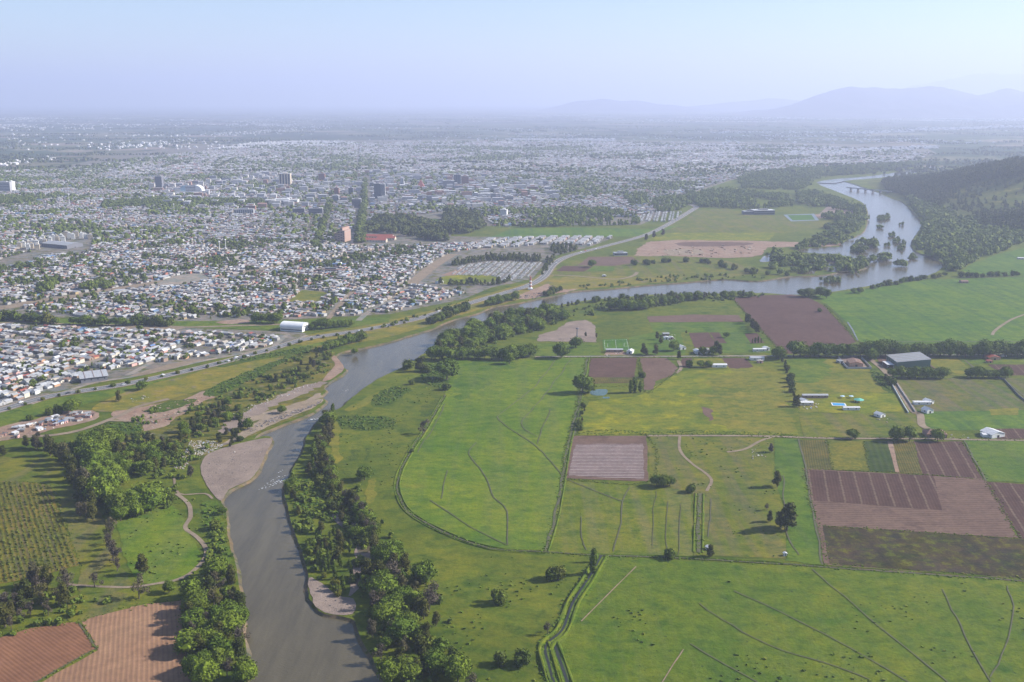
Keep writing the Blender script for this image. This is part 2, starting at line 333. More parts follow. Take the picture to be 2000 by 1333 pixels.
sheet("rough_meadow", [(1266, 852), (1510, 856), (1512, 930), (1535, 1000), (1535, 1092), (1356, 1086), (1352, 960), (1268, 945)], G['rough'], 2, jit=2)
sheet("green_strip", [(1512, 858), (1562, 858), (1572, 930), (1600, 1040), (1608, 1105), (1535, 1096), (1538, 1020), (1516, 940)], G['green'], 3)
sheet("crop_plot", [(1562, 860), (1615, 860), (1626, 918), (1574, 917)], G['plotA'], 3)
sheet("crop_plot", [(1615, 860), (1686, 862), (1698, 921), (1626, 918)], G['plotB'], 3)
sheet("crop_plot", [(1686, 862), (1734, 863), (1750, 923), (1698, 921)], G['plotC'], 3)
sheet("farm_track", [(1733, 863), (1743, 863), (1757, 926), (1749, 924)], G['dirt'], 4, jit=.3)
sheet("crop_plot", [(1743, 863), (1784, 863), (1802, 927), (1757, 926)], G['plotA'], 3)
sheet("ploughed_field", [(1784, 863), (1880, 863), (1920, 937), (1802, 928)], G['plough_dark'], 3)
sheet("ploughed_field", [(1572, 919), (1824, 930), (1840, 998), (1582, 978)], G['plough_dark'], 4)
sheet("ploughed_field", [(1824, 930), (1922, 938), (1948, 1006), (1840, 997)], G['plough_pink'], 4)
sheet("ploughed_field", [(1570, 916), (1925, 936), (1990, 1052), (1600, 1030)], G['plough_pink'], 3)
sheet("weedy_field", [(1603, 1027), (1985, 1052), (2080, 1064), (2130, 1150), (2000, 1130), (1617, 1103)], G['weeds'], 3, jit=1.2)
sheet("dirt_margin", [(1594, 1010), (1606, 1028), (1620, 1103), (1800, 1117), (2000, 1131), (2000, 1137), (1610, 1107)], G['plough_pink'], 4)
sheet("ploughed_field", [(1925, 942), (2150, 955), (2220, 1070), (1990, 1053)], G['plough_dark'], 3)
sheet("green_field", [(1882, 861), (2200, 862), (2240, 955), (1924, 940)], G['green'], 3)
sheet("flowering_meadow", [(1140, 800), (1152, 785), (1255, 770), (1330, 726), (1440, 722), (1528, 722), (1540, 790), (1558, 850), (1400, 848), (1130, 850)], G['mustard'], 2, jit=2)
sheet("dry_patch", [(1400, 730), (1528, 724), (1545, 800), (1550, 838), (1430, 842), (1390, 790)], G['dry'], 3, sm=4, jit=13.200000000000001)
sheet("bare_patch", [(1372, 798), (1395, 805), (1390, 822), (1378, 815)], G['plough_pink'], 4, sm=4, jit=4.4)
sheet("ploughed_field", [(1153, 700), (1244, 699), (1238, 748), (1148, 750)], G['plough_h'], 3)
sheet("field_strip", [(1147, 738), (1240, 738), (1238, 747), (1148, 749)], G['plotA'], 4)
sheet("ploughed_field", [(1250, 700), (1302, 700), (1325, 720), (1310, 735), (1280, 745), (1275, 762), (1258, 762), (1258, 735)], G['plough_pink'], 3, jit=1)
sheet("pond_margin", [(1148, 752), (1235, 752), (1252, 772), (1190, 780), (1150, 780)], G['meadow'], 3, sm=3)
G['pond'] = water_mat("pond_water", (0.05, 0.09, 0.072), 0.1, 0.1)
sheet("pond", [(1155, 763), (1170, 761), (1185, 762), (1184, 769), (1178, 773), (1154, 772)], G['pond'], 4, sm=3)
sheet("pond", [(1178, 776), (1190, 776), (1190, 779), (1177, 779)], G['pond'], 4)
sheet("ploughed_field", [(1430, 583), (1480, 578), (1545, 576), (1575, 580), (1608, 597), (1645, 635), (1674, 668), (1600, 690), (1532, 692), (1505, 665), (1462, 618)], G['plough'], 3, jit=1.2)
sheet("green_field", [(1120, 618), (1180, 605), (1300, 598), (1420, 585), (1460, 620), (1500, 660), (1530, 692), (1380, 690), (1180, 690), (1170, 640)], G['meadow'], 1, jit=3)
sheet("harrowed_strip", [(1262, 619), (1350, 615), (1440, 616), (1452, 629), (1270, 630)], G['plough_pink'], 3, jit=2)
sheet("green_field", [(1270, 631), (1452, 630), (1468, 655), (1520, 690), (1400, 690), (1395, 650), (1275, 648)], G['green'], 2, jit=1)
sheet("garden_plot", [(1345, 651), (1384, 650), (1396, 668), (1398, 678), (1357, 680)], G['plough'], 3)
sheet("garden_plot", [(1386, 650), (1404, 650), (1420, 671), (1400, 671)], G['plough'], 3)
sheet("garden_plot", [(1455, 652), (1478, 651), (1494, 671), (1466, 671)], G['plough'], 3)
sheet("green_field", [(1228, 660), (1275, 650), (1330, 650), (1340, 694), (1230, 694)], G['green'], 2)
sheet("gravel_field", [(1050, 667), (1054, 655), (1085, 645), (1108, 630), (1145, 625), (1162, 636), (1166, 669)], G['sand'], 3, jit=2.5)
sheet("green_field", [(1050, 672), (1170, 671), (1176, 695), (1045, 697)], G['verge'], 2, jit=1.5)
G['pitch'] = ground("pitch_grass", (0.05, 0.13, 0.025), (0.065, 0.15, 0.03), None, rows=[(4, 9, (0.075, 0.16, 0.035), 0.5, 0.5)])
sheet("football_pitch", [(1177, 664), (1225, 662), (1230, 685), (1179, 685)], G['pitch'], 3, jit=0)
for a in ([(1180, 666), (1224, 664)], [(1182, 684), (1228, 684)], [(1180, 666), (1182, 684)], [(1224, 664), (1228, 684)], [(1202, 665), (1204, 684)], [(1180, 672), (1187, 672), (1187, 679), (1181, 679)], [(1227, 671), (1219, 671), (1219, 678), (1228, 678)]):
    ribbon("pitch_line", a, 0.22, G['paint'], 4, sm=0, jit=0)
sheet("farm_yard", [(1185, 685), (1210, 684), (1235, 694), (1180, 694)], G['dirt'], 3)
sheet("garden", [(1356, 701), (1415, 701), (1440, 720), (1350, 721)], G['dry'], 3)
sheet("garden_plot", [(1332, 700), (1352, 700), (1348, 719), (1330, 719)], G['plough'], 3)
sheet("garden_plot", [(1410, 700), (1455, 700), (1473, 720), (1425, 721)], G['plough'], 3)
sheet("dry_meadow", [(1530, 700), (1640, 698), (1655, 718), (1700, 722), (1735, 760), (1770, 805), (1560, 805), (1545, 770)], G['dry'], 2, jit=4.4)
sheet("green_patch", [(1536, 705), (1600, 700), (1620, 715), (1612, 735), (1585, 748), (1545, 745)], G['verge'], 3, sm=3, jit=6.6000000000000005)
sheet("green_patch", [(1700, 722), (1720, 730), (1748, 770), (1735, 770), (1705, 742)], G['darkveg'], 3, sm=3, jit=4.4)
sheet("lawn", [(1625, 770), (1755, 770), (1775, 803), (1600, 806)], G['mustard'], 3, sm=2, jit=1)
sheet("meadow", [(1560, 808), (1790, 808), (1800, 855), (1570, 856)], G['rough'], 2, jit=1)
sheet("strip_field", [(1745, 741), (1960, 738), (2000, 740), (2080, 800), (2080, 835), (1815, 835)], G['strips'], 2, jit=1)
sheet("green_field", [(1800, 805), (2080, 800), (2100, 830), (2110, 845), (1810, 840)], G['farpasture'], 3, jit=1)
sheet("ploughed_field", [(1935, 838), (2120, 838), (2130, 858), (1948, 858)], G['plough_dark'], 4)
sheet("brown_patch", [(1930, 800), (1990, 798), (1990, 812), (1936, 812)], G['dry'], 4)
sheet("green_field", [(1995, 738), (2200, 735), (2220, 810), (2070, 800)], G['green'], 3)
sheet("wide_green_field", [(1590, 578), (1640, 572), (1700, 563), (1800, 548), (1860, 545), (2250, 535), (2300, 670), (1690, 672), (1676, 665), (1645, 628), (1610, 593)], G['farpasture'], 2, jit=2)
sheet("wide_green_field", [(1690, 672), (2300, 670), (2300, 698), (1690, 696)], G['green'], 1, jit=2)
sheet("green_field", [(1870, 535), (1900, 515), (1950, 497), (2000, 485), (2250, 470), (2250, 530), (1990, 540)], G['farpasture'], 2, jit=2)
sheet("warehouse_yard", [(1710, 695), (1830, 698), (1850, 722), (1760, 722), (1722, 718)], G['plough_pink'], 2)
sheet("dry_meadow", [(1805, 700), (1865, 698), (1895, 720), (1880, 732), (1850, 735), (1820, 715)], G['dry'], 3)
sheet("garden", [(1870, 697), (2150, 695), (2150, 712), (1885, 712)], G['verge'], 3)
sheet("ploughed_field", [(1930, 713), (2150, 712), (2180, 734), (1960, 734)], G['plough_dark'], 3)
sheet("house_compound", [(1634, 700), (1672, 697), (1698, 721), (1655, 721)], G['sand'], 3, jit=0)
sheet("riverside_scrub", [(648, 830), (668, 805), (700, 775), (750, 745), (800, 725), (860, 708), (875, 720), (850, 780), (815, 835), (790, 880), (775, 930), (775, 970), (700, 960), (655, 905)], G['meadow'], 2, jit=3)
for q in ([(660, 815), (700, 812), (770, 818), (775, 835), (730, 842), (668, 838)], [(725, 775), (770, 755), (800, 760), (770, 785), (735, 795)], [(680, 880), (705, 880), (702, 900), (682, 900)], [(712, 880), (722, 880), (718, 898), (709, 898)], [(820, 710), (880, 712), (860, 760), (825, 748)], [(820, 800), (852, 780), (858, 790), (832, 815)]):
    sheet("rank_growth", q, G['darkveg'], 3, sm=3, jit=5.5)
sheet("tall_grass_patch", [(950, 705), (1000, 708), (960, 745), (905, 778), (885, 760), (905, 715)], G['green'], 3, sm=3, jit=11.0)
sheet("bare_patch", [(722, 940), (733, 940), (731, 975), (718, 985), (712, 965)], G['dry'], 3, sm=3, jit=2.2)
sheet("dry_patch", [(652, 820), (668, 830), (660, 860), (668, 895), (655, 905), (645, 870)], G['dry'], 3, sm=3, jit=2.2)
sheet("dry_patch", [(672, 800), (705, 782), (740, 765), (725, 785), (690, 803)], G['dry'], 3, sm=3, jit=2.2)
sheet("gravel_patch", [(650, 1005), (685, 1010), (700, 1035), (690, 1045), (660, 1025)], G['sand'], 3, sm=3, jit=1.5)
sheet("gravel_patch", [(700, 1060), (720, 1070), (725, 1105), (710, 1130), (700, 1150), (680, 1165), (690, 1110)], G['sand'], 3, sm=3, jit=1.5)
sheet("gravel_patch", [(604, 1130), (625, 1140), (660, 1165), (690, 1170), (688, 1200), (635, 1196), (612, 1176)], G['sand'], 3, sm=3, jit=1)
sheet("side_pool", [(700, 1055), (720, 1058), (724, 1075), (712, 1082), (699, 1078)], G['water'], 4, sm=3, jit=.5)
# ------------------------------------------------------------------ left bank
sheet("ploughed_field", [(-150, 1275), (-20, 1252), (60, 1228), (152, 1214), (188, 1268), (120, 1305), (60, 1338), (20, 1400), (-150, 1450)], G['plough_red'], 3, jit=.8)
sheet("seeded_field", [(158, 1213), (215, 1194), (290, 1180), (354, 1174), (358, 1240), (366, 1290), (378, 1350), (385, 1420), (30, 1420), (70, 1340), (192, 1271)], G['plough_tan'], 3, jit=.8)
sheet("orchard_floor", [(-120, 938), (30, 940), (95, 948), (125, 1020), (155, 1105), (70, 1128), (-120, 1165)], G['orchard'], 3)
sheet("meadow", [(-120, 892), (100, 895), (130, 910), (90, 945), (-120, 936)], G['rough'], 2, jit=2)
sheet("green_strip", [(98, 945), (170, 950), (215, 1040), (235, 1100), (260, 1150), (150, 1165), (158, 1105)], G['rough'], 2, jit=2)
sheet("green_meadow", [(235, 1000), (330, 985), (355, 1010), (380, 1060), (390, 1090), (360, 1130), (280, 1140), (240, 1080)], G['pasture'], 2, sm=3, jit=2)
sheet("green_meadow", [(395, 985), (430, 990), (438, 1050), (455, 1095), (420, 1110), (408, 1060)], G['verge'], 2, sm=3, jit=2)
sheet("flower_strip", [(130, 1165), (250, 1155), (270, 1175), (180, 1205), (135, 1210)], G['rough'], 3, sm=3, jit=5)
bar = sheet("gravel_bar", [(433, 979), (447, 957), (488, 938), (508, 912), (520, 885), (530, 857), (480, 864), (430, 878), (400, 893), (392, 920), (402, 945), (418, 968)], G['sand'], 4, sm=3, jit=.4)
sheet("scrub_ground", [(180, 845), (215, 815), (280, 798), (340, 770), (450, 735), (560, 690), (640, 672), (655, 690), (650, 705), (668, 715), (640, 745), (625, 775), (600, 808), (520, 840), (420, 880), (385, 910), (300, 900), (240, 870)], G['scrub'], 2, jit=3)
sheet("rocky_bank", [(420, 876), (470, 860), (520, 835), (560, 818), (600, 803), (628, 788), (630, 780), (605, 785), (560, 800), (515, 818), (480, 840), (440, 862)], G['bank'], 3, sm=2, jit=2)
sheet("sand_spit", [(655, 712), (648, 700), (655, 695), (668, 712), (672, 722), (660, 732), (645, 742), (630, 745), (640, 730)], G['dirt'], 3, sm=3, jit=1)
sheet("gravel_streak", [(430, 835), (480, 805), (530, 780), (590, 755), (625, 745), (630, 752), (600, 768), (560, 782), (500, 815), (440, 848)], G['sand'], 3, sm=3, jit=6.6000000000000005)
sheet("sand_streak", [(490, 815), (545, 797), (600, 780), (625, 768), (630, 775), (590, 795), (530, 812), (492, 824)], G['bank'], 3, sm=3, jit=4.4)
sheet("quarry_soil", [(212, 812), (230, 800), (300, 790), (365, 780), (395, 765), (425, 770), (400, 785), (370, 800), (345, 815), (320, 835), (285, 842), (270, 830), (235, 820)], G['dirt'], 3, sm=3, jit=4.4)
sheet("camp_ground", [(-40, 858), (0, 835), (60, 822), (120, 805), (180, 802), (195, 815), (170, 825), (110, 838), (60, 852), (0, 862)], G['dirt'], 3, sm=2, jit=2)
sheet("levee", [(210, 780), (280, 755), (360, 735), (440, 713), (545, 700), (548, 705), (480, 735), (420, 755), (360, 772), (280, 795), (220, 805), (180, 800)], G['levee'], 3, sm=3, jit=2)
sheet("highway_verge", [(-200, 842), (0, 806), (100, 780), (240, 758), (400, 724), (520, 694), (600, 674), (700, 656), (720, 652), (660, 672), (560, 696), (440, 712), (330, 740), (220, 775), (110, 806), (0, 832), (-200, 868)], G['verge'], 2, jit=2)
sheet("rank_growth", [(395, 770), (440, 745), (500, 720), (545, 705), (570, 695), (560, 705), (500, 738), (445, 765), (420, 775)], G['darkveg'], 4, sm=3, jit=4.4)
sheet("rank_growth", [(420, 712), (480, 698), (560, 685), (610, 675), (600, 690), (520, 700), (440, 718)], G['darkveg'], 4, sm=3, jit=4.4)
sheet("rank_growth", [(285, 800), (330, 785), (385, 780), (370, 790), (320, 805), (290, 808)], G['darkveg'], 5, sm=3, jit=3.3000000000000003)
sheet("rank_growth", [(205, 828), (270, 826), (275, 845), (240, 850), (205, 840)], G['darkveg'], 4, sm=3, jit=3.3000000000000003)
# ------------------------------------------------------------------ town side ground
CITY = [(-1200, 640), (-300, 622), (0, 612), (60, 618), (150, 622), (350, 628), (560, 625), (760, 614), (905, 585), (960, 562), (1040, 545), (1065, 515), (1085, 500), (1150, 483), (1200, 465), (1100, 462), (960, 463), (880, 462), (880, 445), (1000, 440), (1250, 440), (1330, 405), (1330, 385), (1430, 352), (1500, 335), (1620, 325), (1780, 318), (1830, 300), (1800, 285), (1500, 278), (1000, 272), (600, 275), (380, 285), (250, 300), (100, 330), (-200, 335), (-1200, 345)]
sheet("town_ground", CITY, G['city'], 1, jit=0, step=60)
A_POLY = [(-160, 652), (0, 636), (150, 642), (330, 646), (440, 651), (545, 661), (525, 676), (420, 695), (300, 710), (255, 716), (200, 724), (160, 737), (100, 760), (0, 793), (-160, 838)]
sheet("town_ground", [(-200, 648), (0, 632), (150, 637), (350, 641), (560, 648), (600, 652), (560, 668), (420, 702), (250, 735), (100, 768), (0, 797), (-200, 848)], G['city'], 2, jit=0)
sheet("canal_verge", [(-200, 632), (0, 622), (150, 624), (350, 628), (560, 627), (760, 620), (760, 630), (640, 645), (560, 646), (350, 640), (150, 636), (0, 631), (-200, 645)], G['verge'], 3, jit=1)
sheet("highway_verge", [(560, 668), (600, 655), (690, 640), (780, 622), (870, 600), (930, 580), (1030, 553), (1075, 520), (1090, 525), (1060, 570), (1000, 590), (900, 615), (830, 640), (760, 658), (690, 672), (600, 680)], G['levee'], 1, jit=2)
sheet("riverside_dirt", [(1010, 580), (1050, 562), (1090, 550), (1140, 555), (1130, 566), (1080, 575), (1030, 585)], G['dirt'], 2, sm=2, jit=2)
sheet("dry_ground", [(1070, 545), (1160, 538), (1260, 542), (1320, 535), (1330, 548), (1250, 555), (1170, 562), (1110, 566), (1080, 560)], G['levee'], 2, sm=2, jit=2)
sheet("green_field", [(1080, 530), (1130, 508), (1180, 500), (1300, 498), (1420, 510), (1500, 530), (1420, 543), (1330, 548), (1180, 540), (1075, 538)], G['rough'], 1, jit=2)
sheet("ploughed_field", [(1086, 530), (1100, 520), (1158, 521), (1140, 531)], G['plough'], 3)
sheet("ploughed_field", [(1128, 519), (1150, 502), (1235, 502), (1250, 512), (1200, 520)], G['plough_pink'], 2)
sheet("green_plot", [(1158, 521), (1200, 521), (1198, 530), (1146, 531)], G['green'], 3)
ribbon("dirt_track", [(1078, 538), (1130, 540), (1200, 546), (1235, 540), (1245, 532)], 7, G['track'], 4)
sheet("field", [(960, 463), (1000, 447), (1120, 445), (1270, 448), (1330, 440), (1265, 462), (1120, 463)], G['farpasture'], 2, jit=2)
sheet("field", [(1330, 440), (1360, 412), (1420, 408), (1470, 420), (1600, 425), (1640, 440), (1540, 455), (1400, 455), (1290, 455)], G['rough'], 2, jit=2)
sheet("field", [(1262, 468), (1310, 450), (1520, 452), (1500, 470), (1270, 471)], G['mustard'], 2, jit=2)
sheet("quarry", [(1240, 500), (1270, 472), (1380, 470), (1500, 472), (1640, 476), (1620, 482), (1500, 484), (1490, 498), (1420, 505), (1300, 500)], G['dirt'], 3, sm=2, jit=5)
sheet("gravel_patch", [(1300, 488), (1360, 488), (1372, 496), (1310, 499)], G['bank'], 4, sm=3, jit=4)
sheet("dark_soil", [(1330, 474), (1460, 474), (1455, 480), (1340, 482)], G['plough_pink'], 4, sm=3, jit=4)
sheet("gravel_lot", [(1620, 400), (1670, 398), (1675, 415), (1600, 418)], G['sand'], 3, jit=2)
sheet("gravel_lot", [(1585, 420), (1680, 412), (1660, 420), (1600, 427)], G['dirt'], 4, jit=2)
sheet("blue_track", [(1530, 420), (1590, 418), (1600, 431), (1545, 433)], plain("sport_court_blue", (0.15, 0.19, 0.24)), 4, jit=0)
sheet("football_pitch", [(1538, 421), (1585, 420), (1592, 430), (1548, 431)], G['pitch'], 5, jit=0)
ZW = 0
for q in ([(1490, 502), (1515, 498), (1520, 508), (1500, 512), (1486, 512)], [(1555, 490), (1620, 483), (1680, 485), (1670, 495), (1600, 496)], [(1565, 528), (1590, 522), (1590, 535), (1560, 536)], [(1640, 497), (1665, 485), (1670, 500), (1650, 515)], [(1640, 480), (1668, 466), (1680, 480), (1672, 498), (1690, 505), (1690, 518), (1655, 520), (1640, 500)], [(1525, 512), (1580, 506), (1640, 512), (1650, 520), (1590, 518)], [(1600, 525), (1640, 522), (1680, 527), (1640, 533)]):
    sheet("backwater", q, G['water'], 5, sm=3, jit=2)
# ------------------------------------------------------------------ roads, tracks, ditches
HW = [(-220, 856), (-60, 818), (0, 802), (100, 774), (240, 752), (400, 717), (520, 685), (600, 662), (700, 647), (800, 627), (880, 604), (960, 580), (1030, 559), (1062, 541), (1080, 518), (1110, 501), (1180, 482), (1260, 460), (1310, 436), (1350, 412), (1360, 405), (1348, 400)]
ribbon("highway", HW, 13, G['asphalt'], 5, jit=0.1)
def offset_line(pts, off, a=0, b=1):
    w = densify([Vector(P(*p)) for p in smooth_px(pts, 4)], 8, 0, False); out = []
    for i in range(len(w)):
        d = (w[min(i + 1, len(w) - 1)] - w[max(i - 1, 0)]).normalized(); out.append(w[i] + Vector((-d.y, d.x, 0)) * off)
    return out[int(len(out) * a):max(int(len(out) * a) + 2, int(len(out) * b))]
def ribbon_w(name, w, width, m, z):
    v, f = [], []
    for i, p in enumerate(w):
        d = (w[min(i + 1, len(w) - 1)] - w[max(i - 1, 0)]).normalized(); n = Vector((-d.y, d.x, 0)) * width / 2
        v += [(p.x + n.x, p.y + n.y, z), (p.x - n.x, p.y - n.y, z)]
        if i: k = 2 * i; f.append((k - 2, k - 1, k + 1, k))
    return struct(obj(name, mesh_py(name, v, f, [m])))
for off in (6.1, -6.1): ribbon_w("lane_marking", offset_line(HW, off), 0.35, G['paint'], 0.46)
for off in (7.6, -7.6): ribbon_w("road_shoulder", offset_line(HW, off), 2.4, G['track'], 0.33)
ribbon_w("lane_marking", offset_line(HW, 0), 0.35, G['paint'], 0.46)
ribbon("frontage_lane", [(60, 790), (170, 752), (250, 738), (300, 728), (400, 705), (480, 690), (560, 670), (600, 655)], 6, G['paletrack'], 4)
ribbon("canal_lane", [(-150, 640), (0, 632), (50, 630), (150, 635), (250, 636), (350, 640), (460, 637), (560, 634)], 8, G['track'], 5)
sheet("bare_lot", [(210, 640), (290, 636), (360, 638), (345, 645), (280, 647)], G['track'], 4, sm=2)
sheet("bare_lot", [(420, 630), (470, 624), (490, 630), (450, 634)], G['dirt'], 4, sm=2)
sheet("bare_lot", [(255, 735), (330, 712), (400, 702), (370, 712), (290, 732)], G['track'], 4, sm=2)
sheet("bare_lot", [(562, 590), (590, 567), (640, 572), (622, 588)], G['dry'], 3)
TAN = [(-200, 620), (0, 602), (60, 592), (140, 580), (230, 565), (310, 552), (395, 538)]
ribbon("dirt_road", TAN, 26, G['track'], 4, jit=4)
sheet("bare_lot", [(300, 558), (350, 538), (400, 536), (405, 545), (350, 556)], G['paletrack'], 5, sm=2)
ribbon("dirt_road", [(395, 545), (450, 540), (520, 525), (600, 512), (640, 505), (700, 495), (760, 485)], 14, G['track'], 4, jit=2)
ribbon("dirt_road", [(0, 640), (40, 622), (70, 606), (110, 590)], 10, G['asphalt'], 5)
DR = [(800, 558), (815, 545), (840, 525), (870, 505), (885, 497)]
ribbon("dirt_road", DR, 22, G['track'], 4, jit=2)
ribbon("street", [(70, 755), (130, 725), (200, 700), (270, 680), (300, 670), (345, 655)], 9, G['paletrack'], 4)
ribbon("street", [(250, 733), (290, 712), (330, 690), (360, 670)], 7, G['paletrack'], 4)
ribbon("street", [(700, 627), (720, 610), (760, 590), (800, 560)], 9, G['paletrack'], 4)
ribbon("street", [(640, 625), (660, 600), (690, 570), (700, 560)], 8, G['track'], 4)
ribbon("street", [(560, 655), (520, 690)], 6, G['paletrack'], 4)
sheet("cemetery_ground", [(840, 545), (870, 512), (960, 510), (1065, 512), (1040, 540), (1000, 555), (900, 562)], G['city'], 2, jit=1)
sheet("sports_field", [(850, 550), (870, 540), (930, 537), (975, 543), (955, 552), (880, 557)], G['mustard'], 4, sm=2)
sheet("dirt_lot", [(860, 538), (900, 525), (920, 532), (880, 540)], G['dirt'], 3)
sheet("park_lawn", [(785, 435), (820, 428), (860, 430), (858, 445), (800, 448)], G['green'], 3, sm=2)
ribbon("avenue_lane", [(690, 475), (702, 440), (710, 400), (716, 350)], 14, G['asphalt'], 3)
ribbon("dirt_track", [(-60, 862), (40, 855), (110, 850), (160, 840), (210, 822), (240, 810), (270, 795), (330, 780)], 6, G['track'], 5)
ribbon("dirt_track", [(215, 822), (280, 822), (340, 812), (375, 795)], 4.5, G['track'], 5)
ribbon("dirt_track", [(345, 965), (368, 985), (372, 1010), (362, 1032), (385, 1050), (402, 1072), (398, 1095), (370, 1122), (340, 1135), (310, 1140)], 3.2, G['track'], 4)
ribbon("dirt_track", [(310, 1140), (250, 1148), (150, 1144), (130, 1140)], 2.6, G['track'], 4)
ribbon("dirt_track", [(30, 1165), (70, 1142), (100, 1128)], 2.2, G['track'], 4)
ribbon("dirt_track", [(340, 935), (350, 965), (400, 965), (415, 975)], 2, G['track'], 4)
ribbon("farm_lane", [(1045, 698), (1150, 697), (1330, 697), (1500, 696), (1640, 697), (1720, 694), (1850, 694), (2100, 692)], 5, G['paletrack'], 5)
ribbon("farm_lane", [(1700, 703), (1722, 720), (1745, 745), (1765, 775), (1785, 805), (1797, 810), (1800, 830), (1812, 838)], 7, G['track'], 5)
ribbon("farm_lane", [(1264, 852), (1400, 852), (1500, 853), (1620, 857), (1790, 858), (1990, 861), (2200, 862)], 4, G['track'], 5)
ribbon("farm_track", [(1420, 884), (1455, 878), (1485, 862), (1510, 854)], 3, G['track'], 4)
ribbon("farm_track", [(1328, 850), (1328, 880), (1350, 905), (1378, 925), (1390, 940), (1380, 960)], 2.4, G['track'], 4)
ribbon("farm_lane", [(1325, 705), (1330, 720), (1320, 730)], 4, G['track'], 5)
ribbon("farm_lane", [(2010, 612), (1975, 625), (1945, 645), (1938, 655)], 4, G['track'], 5)
ribbon("irrigation_ditch", [(1610, 593), (1640, 620), (1660, 645), (1675, 668)], 5, G['darkveg'], 5)
ribbon("irrigation_ditch", [(1655, 630), (1665, 645), (1675, 666)], 2, G['water'], 6)
DITCH = [
    ([(1147, 700), (1130, 790), (1110, 868), (1087, 1000), (1064, 1078)], 2.2), ([(1140, 760), (1122, 850)], 2.0),
    ([(870, 772), (830, 840), (800, 885), (779, 928), (777, 962), (800, 1002), (870, 1042), (960, 1072), (1065, 1079), (1165, 1086), (1350, 1092), (1600, 1108), (2010, 1137)], 1.5),
    ([(1085, 705), (1040, 760), (990, 800), (976, 822), (1045, 872), (1095, 925), (1110, 938), (1215, 980)], 1.0),
    ([(1115, 703), (1050, 790), (1020, 822), (1026, 840), (1050, 853)], 0.9), ([(1075, 800), (1048, 868)], 0.9),
    ([(930, 865), (917, 888), (945, 925), (960, 965), (990, 1000), (991, 1066)], 1.0), ([(875, 920), (860, 975)], 0.8), ([(840, 978), (900, 1018), (990, 1066)], 0.9),
    ([(870, 790), (850, 830), (815, 885)], 0.9), ([(1230, 952), (1216, 980), (1214, 1022), (1195, 1078)], 1.0), ([(1135, 1010), (1133, 1050), (1142, 1076)], 0.8),
    ([(1365, 1180), (1410, 1212), (1500, 1260), (1610, 1295), (1700, 1327)], 0.9), ([(1435, 1155), (1560, 1215), (1660, 1268), (1790, 1340)], 0.9),
    ([(1585, 1113), (1700, 1210), (1860, 1340)], 0.9), ([(1840, 1152), (1885, 1245), (1945, 1345)], 0.8), ([(1965, 1145), (1980, 1200), (1962, 1265), (1937, 1325)], 0.8),
    ([(1350, 1258), (1490, 1340)], 0.9), ([(1530, 930), (1537, 1040), (1560, 1085)], 1.0), ([(1366, 965), (1363, 1080)], 3.0), ([(1388, 975), (1385, 1050)], 1.2),
    ([(1305, 980), (1300, 1080)], 0.6), ([(1330, 985), (1325, 1085)], 0.6), ([(1280, 960), (1272, 1070)], 0.5), ([(188, 1268), (154, 1214)], 1.6), ([(188, 1269), (120, 1304), (40, 1350)], 1.4),
    ([(1560, 858), (1575, 930), (1606, 1104)], 1.4), ([(1883, 862), (1926, 940)], 1.4), ([(1960, 740), (2000, 775), (2080, 840)], 2.0), ([(1885, 705), (1905, 722)], 3.0), ([(1680, 669), (1800, 668), (2100, 668)], 2.2), ([(1870, 545), (1990, 541), (2200, 535)], 2.5),
]
for pts, w in DITCH: ribbon("ditch", pts, w * 0.85, G['ditch'], 6, jit=0.28 * w, wander=1.6)
for pts in ([(1242, 1108), (1190, 1160), (1135, 1215)], [(1335, 1270), (1315, 1300), (1290, 1340)]): ribbon("ditch", pts, 0.65, G['ditchpink'], 6)
MAIN = [(1175, 1086), (1150, 1130), (1118, 1180), (1098, 1232), (1066, 1262), (1072, 1300), (1085, 1345)]
G['wetditch'] = plain("wet_ditch", (0.022, 0.024, 0.012), rough=.5, var=.4, scale=.3)
ribbon("main_ditch", MAIN, 1.5, G['wetditch'], 6); ribbon("main_ditch", [(1080, 1255), (1095, 1295), (1112, 1345)], 1.8, G['wetditch'], 6)
ribbon("green_bank", [(1180, 1090), (1160, 1130), (1130, 1180), (1105, 1232), (1080, 1265)], 7, G['pasture'], 5)
ribbon("green_bank", [(1070, 1265), (1085, 1300), (1100, 1345)], 12, G['green'], 5)
def ridge_strip(name, pts, off, wd, h, m):
    """low earth bank with sloping sides beside a ditch"""
    w = offset_line(pts, off); v, f = [], []
    for i, q in enumerate(w):
        d = (w[min(i + 1, len(w) - 1)] - w[max(i - 1, 0)]).normalized(); n = Vector((-d.y, d.x, 0)); k = wd * (0.6 + 0.5 * noise.noise(q * 0.06)); hh = h * (0.8 + 0.6 * noise.noise(q * 0.09))
        v += [q + n * k / 2 + Vector((0, 0, .02)), q + n * k * .15 + Vector((0, 0, hh)), q - n * k * .15 + Vector((0, 0, hh)), q - n * k / 2 + Vector((0, 0, .02))]
        if i: a = 4 * (i - 1); f += [(a + j, a + j + 1, a + j + 5, a + j + 4) for j in range(3)]
    return struct(obj(name, mesh_py(name, [tuple(q) for q in v], [t_[::-1] for t_ in f], [m])))
G['bankgrass'] = ground("bank_grass", (0.08, 0.125, 0.03), (0.105, 0.14, 0.035), (0.06, 0.095, 0.025), big=30, mid=7)
for off in (3.4, -3.4): ridge_strip("ditch_bank", MAIN, off, 4.5, 1.5, G['bankgrass'])
for off in (2.6, -2.6): ridge_strip("ditch_bank", [(1080, 1255), (1095, 1295), (1112, 1345)], off, 3.5, 1.3, G['bankgrass'])
ARC = [(868, 775), (830, 840), (800, 885), (779, 928), (777, 962), (800, 1002), (870, 1042), (960, 1072), (1065, 1079)]
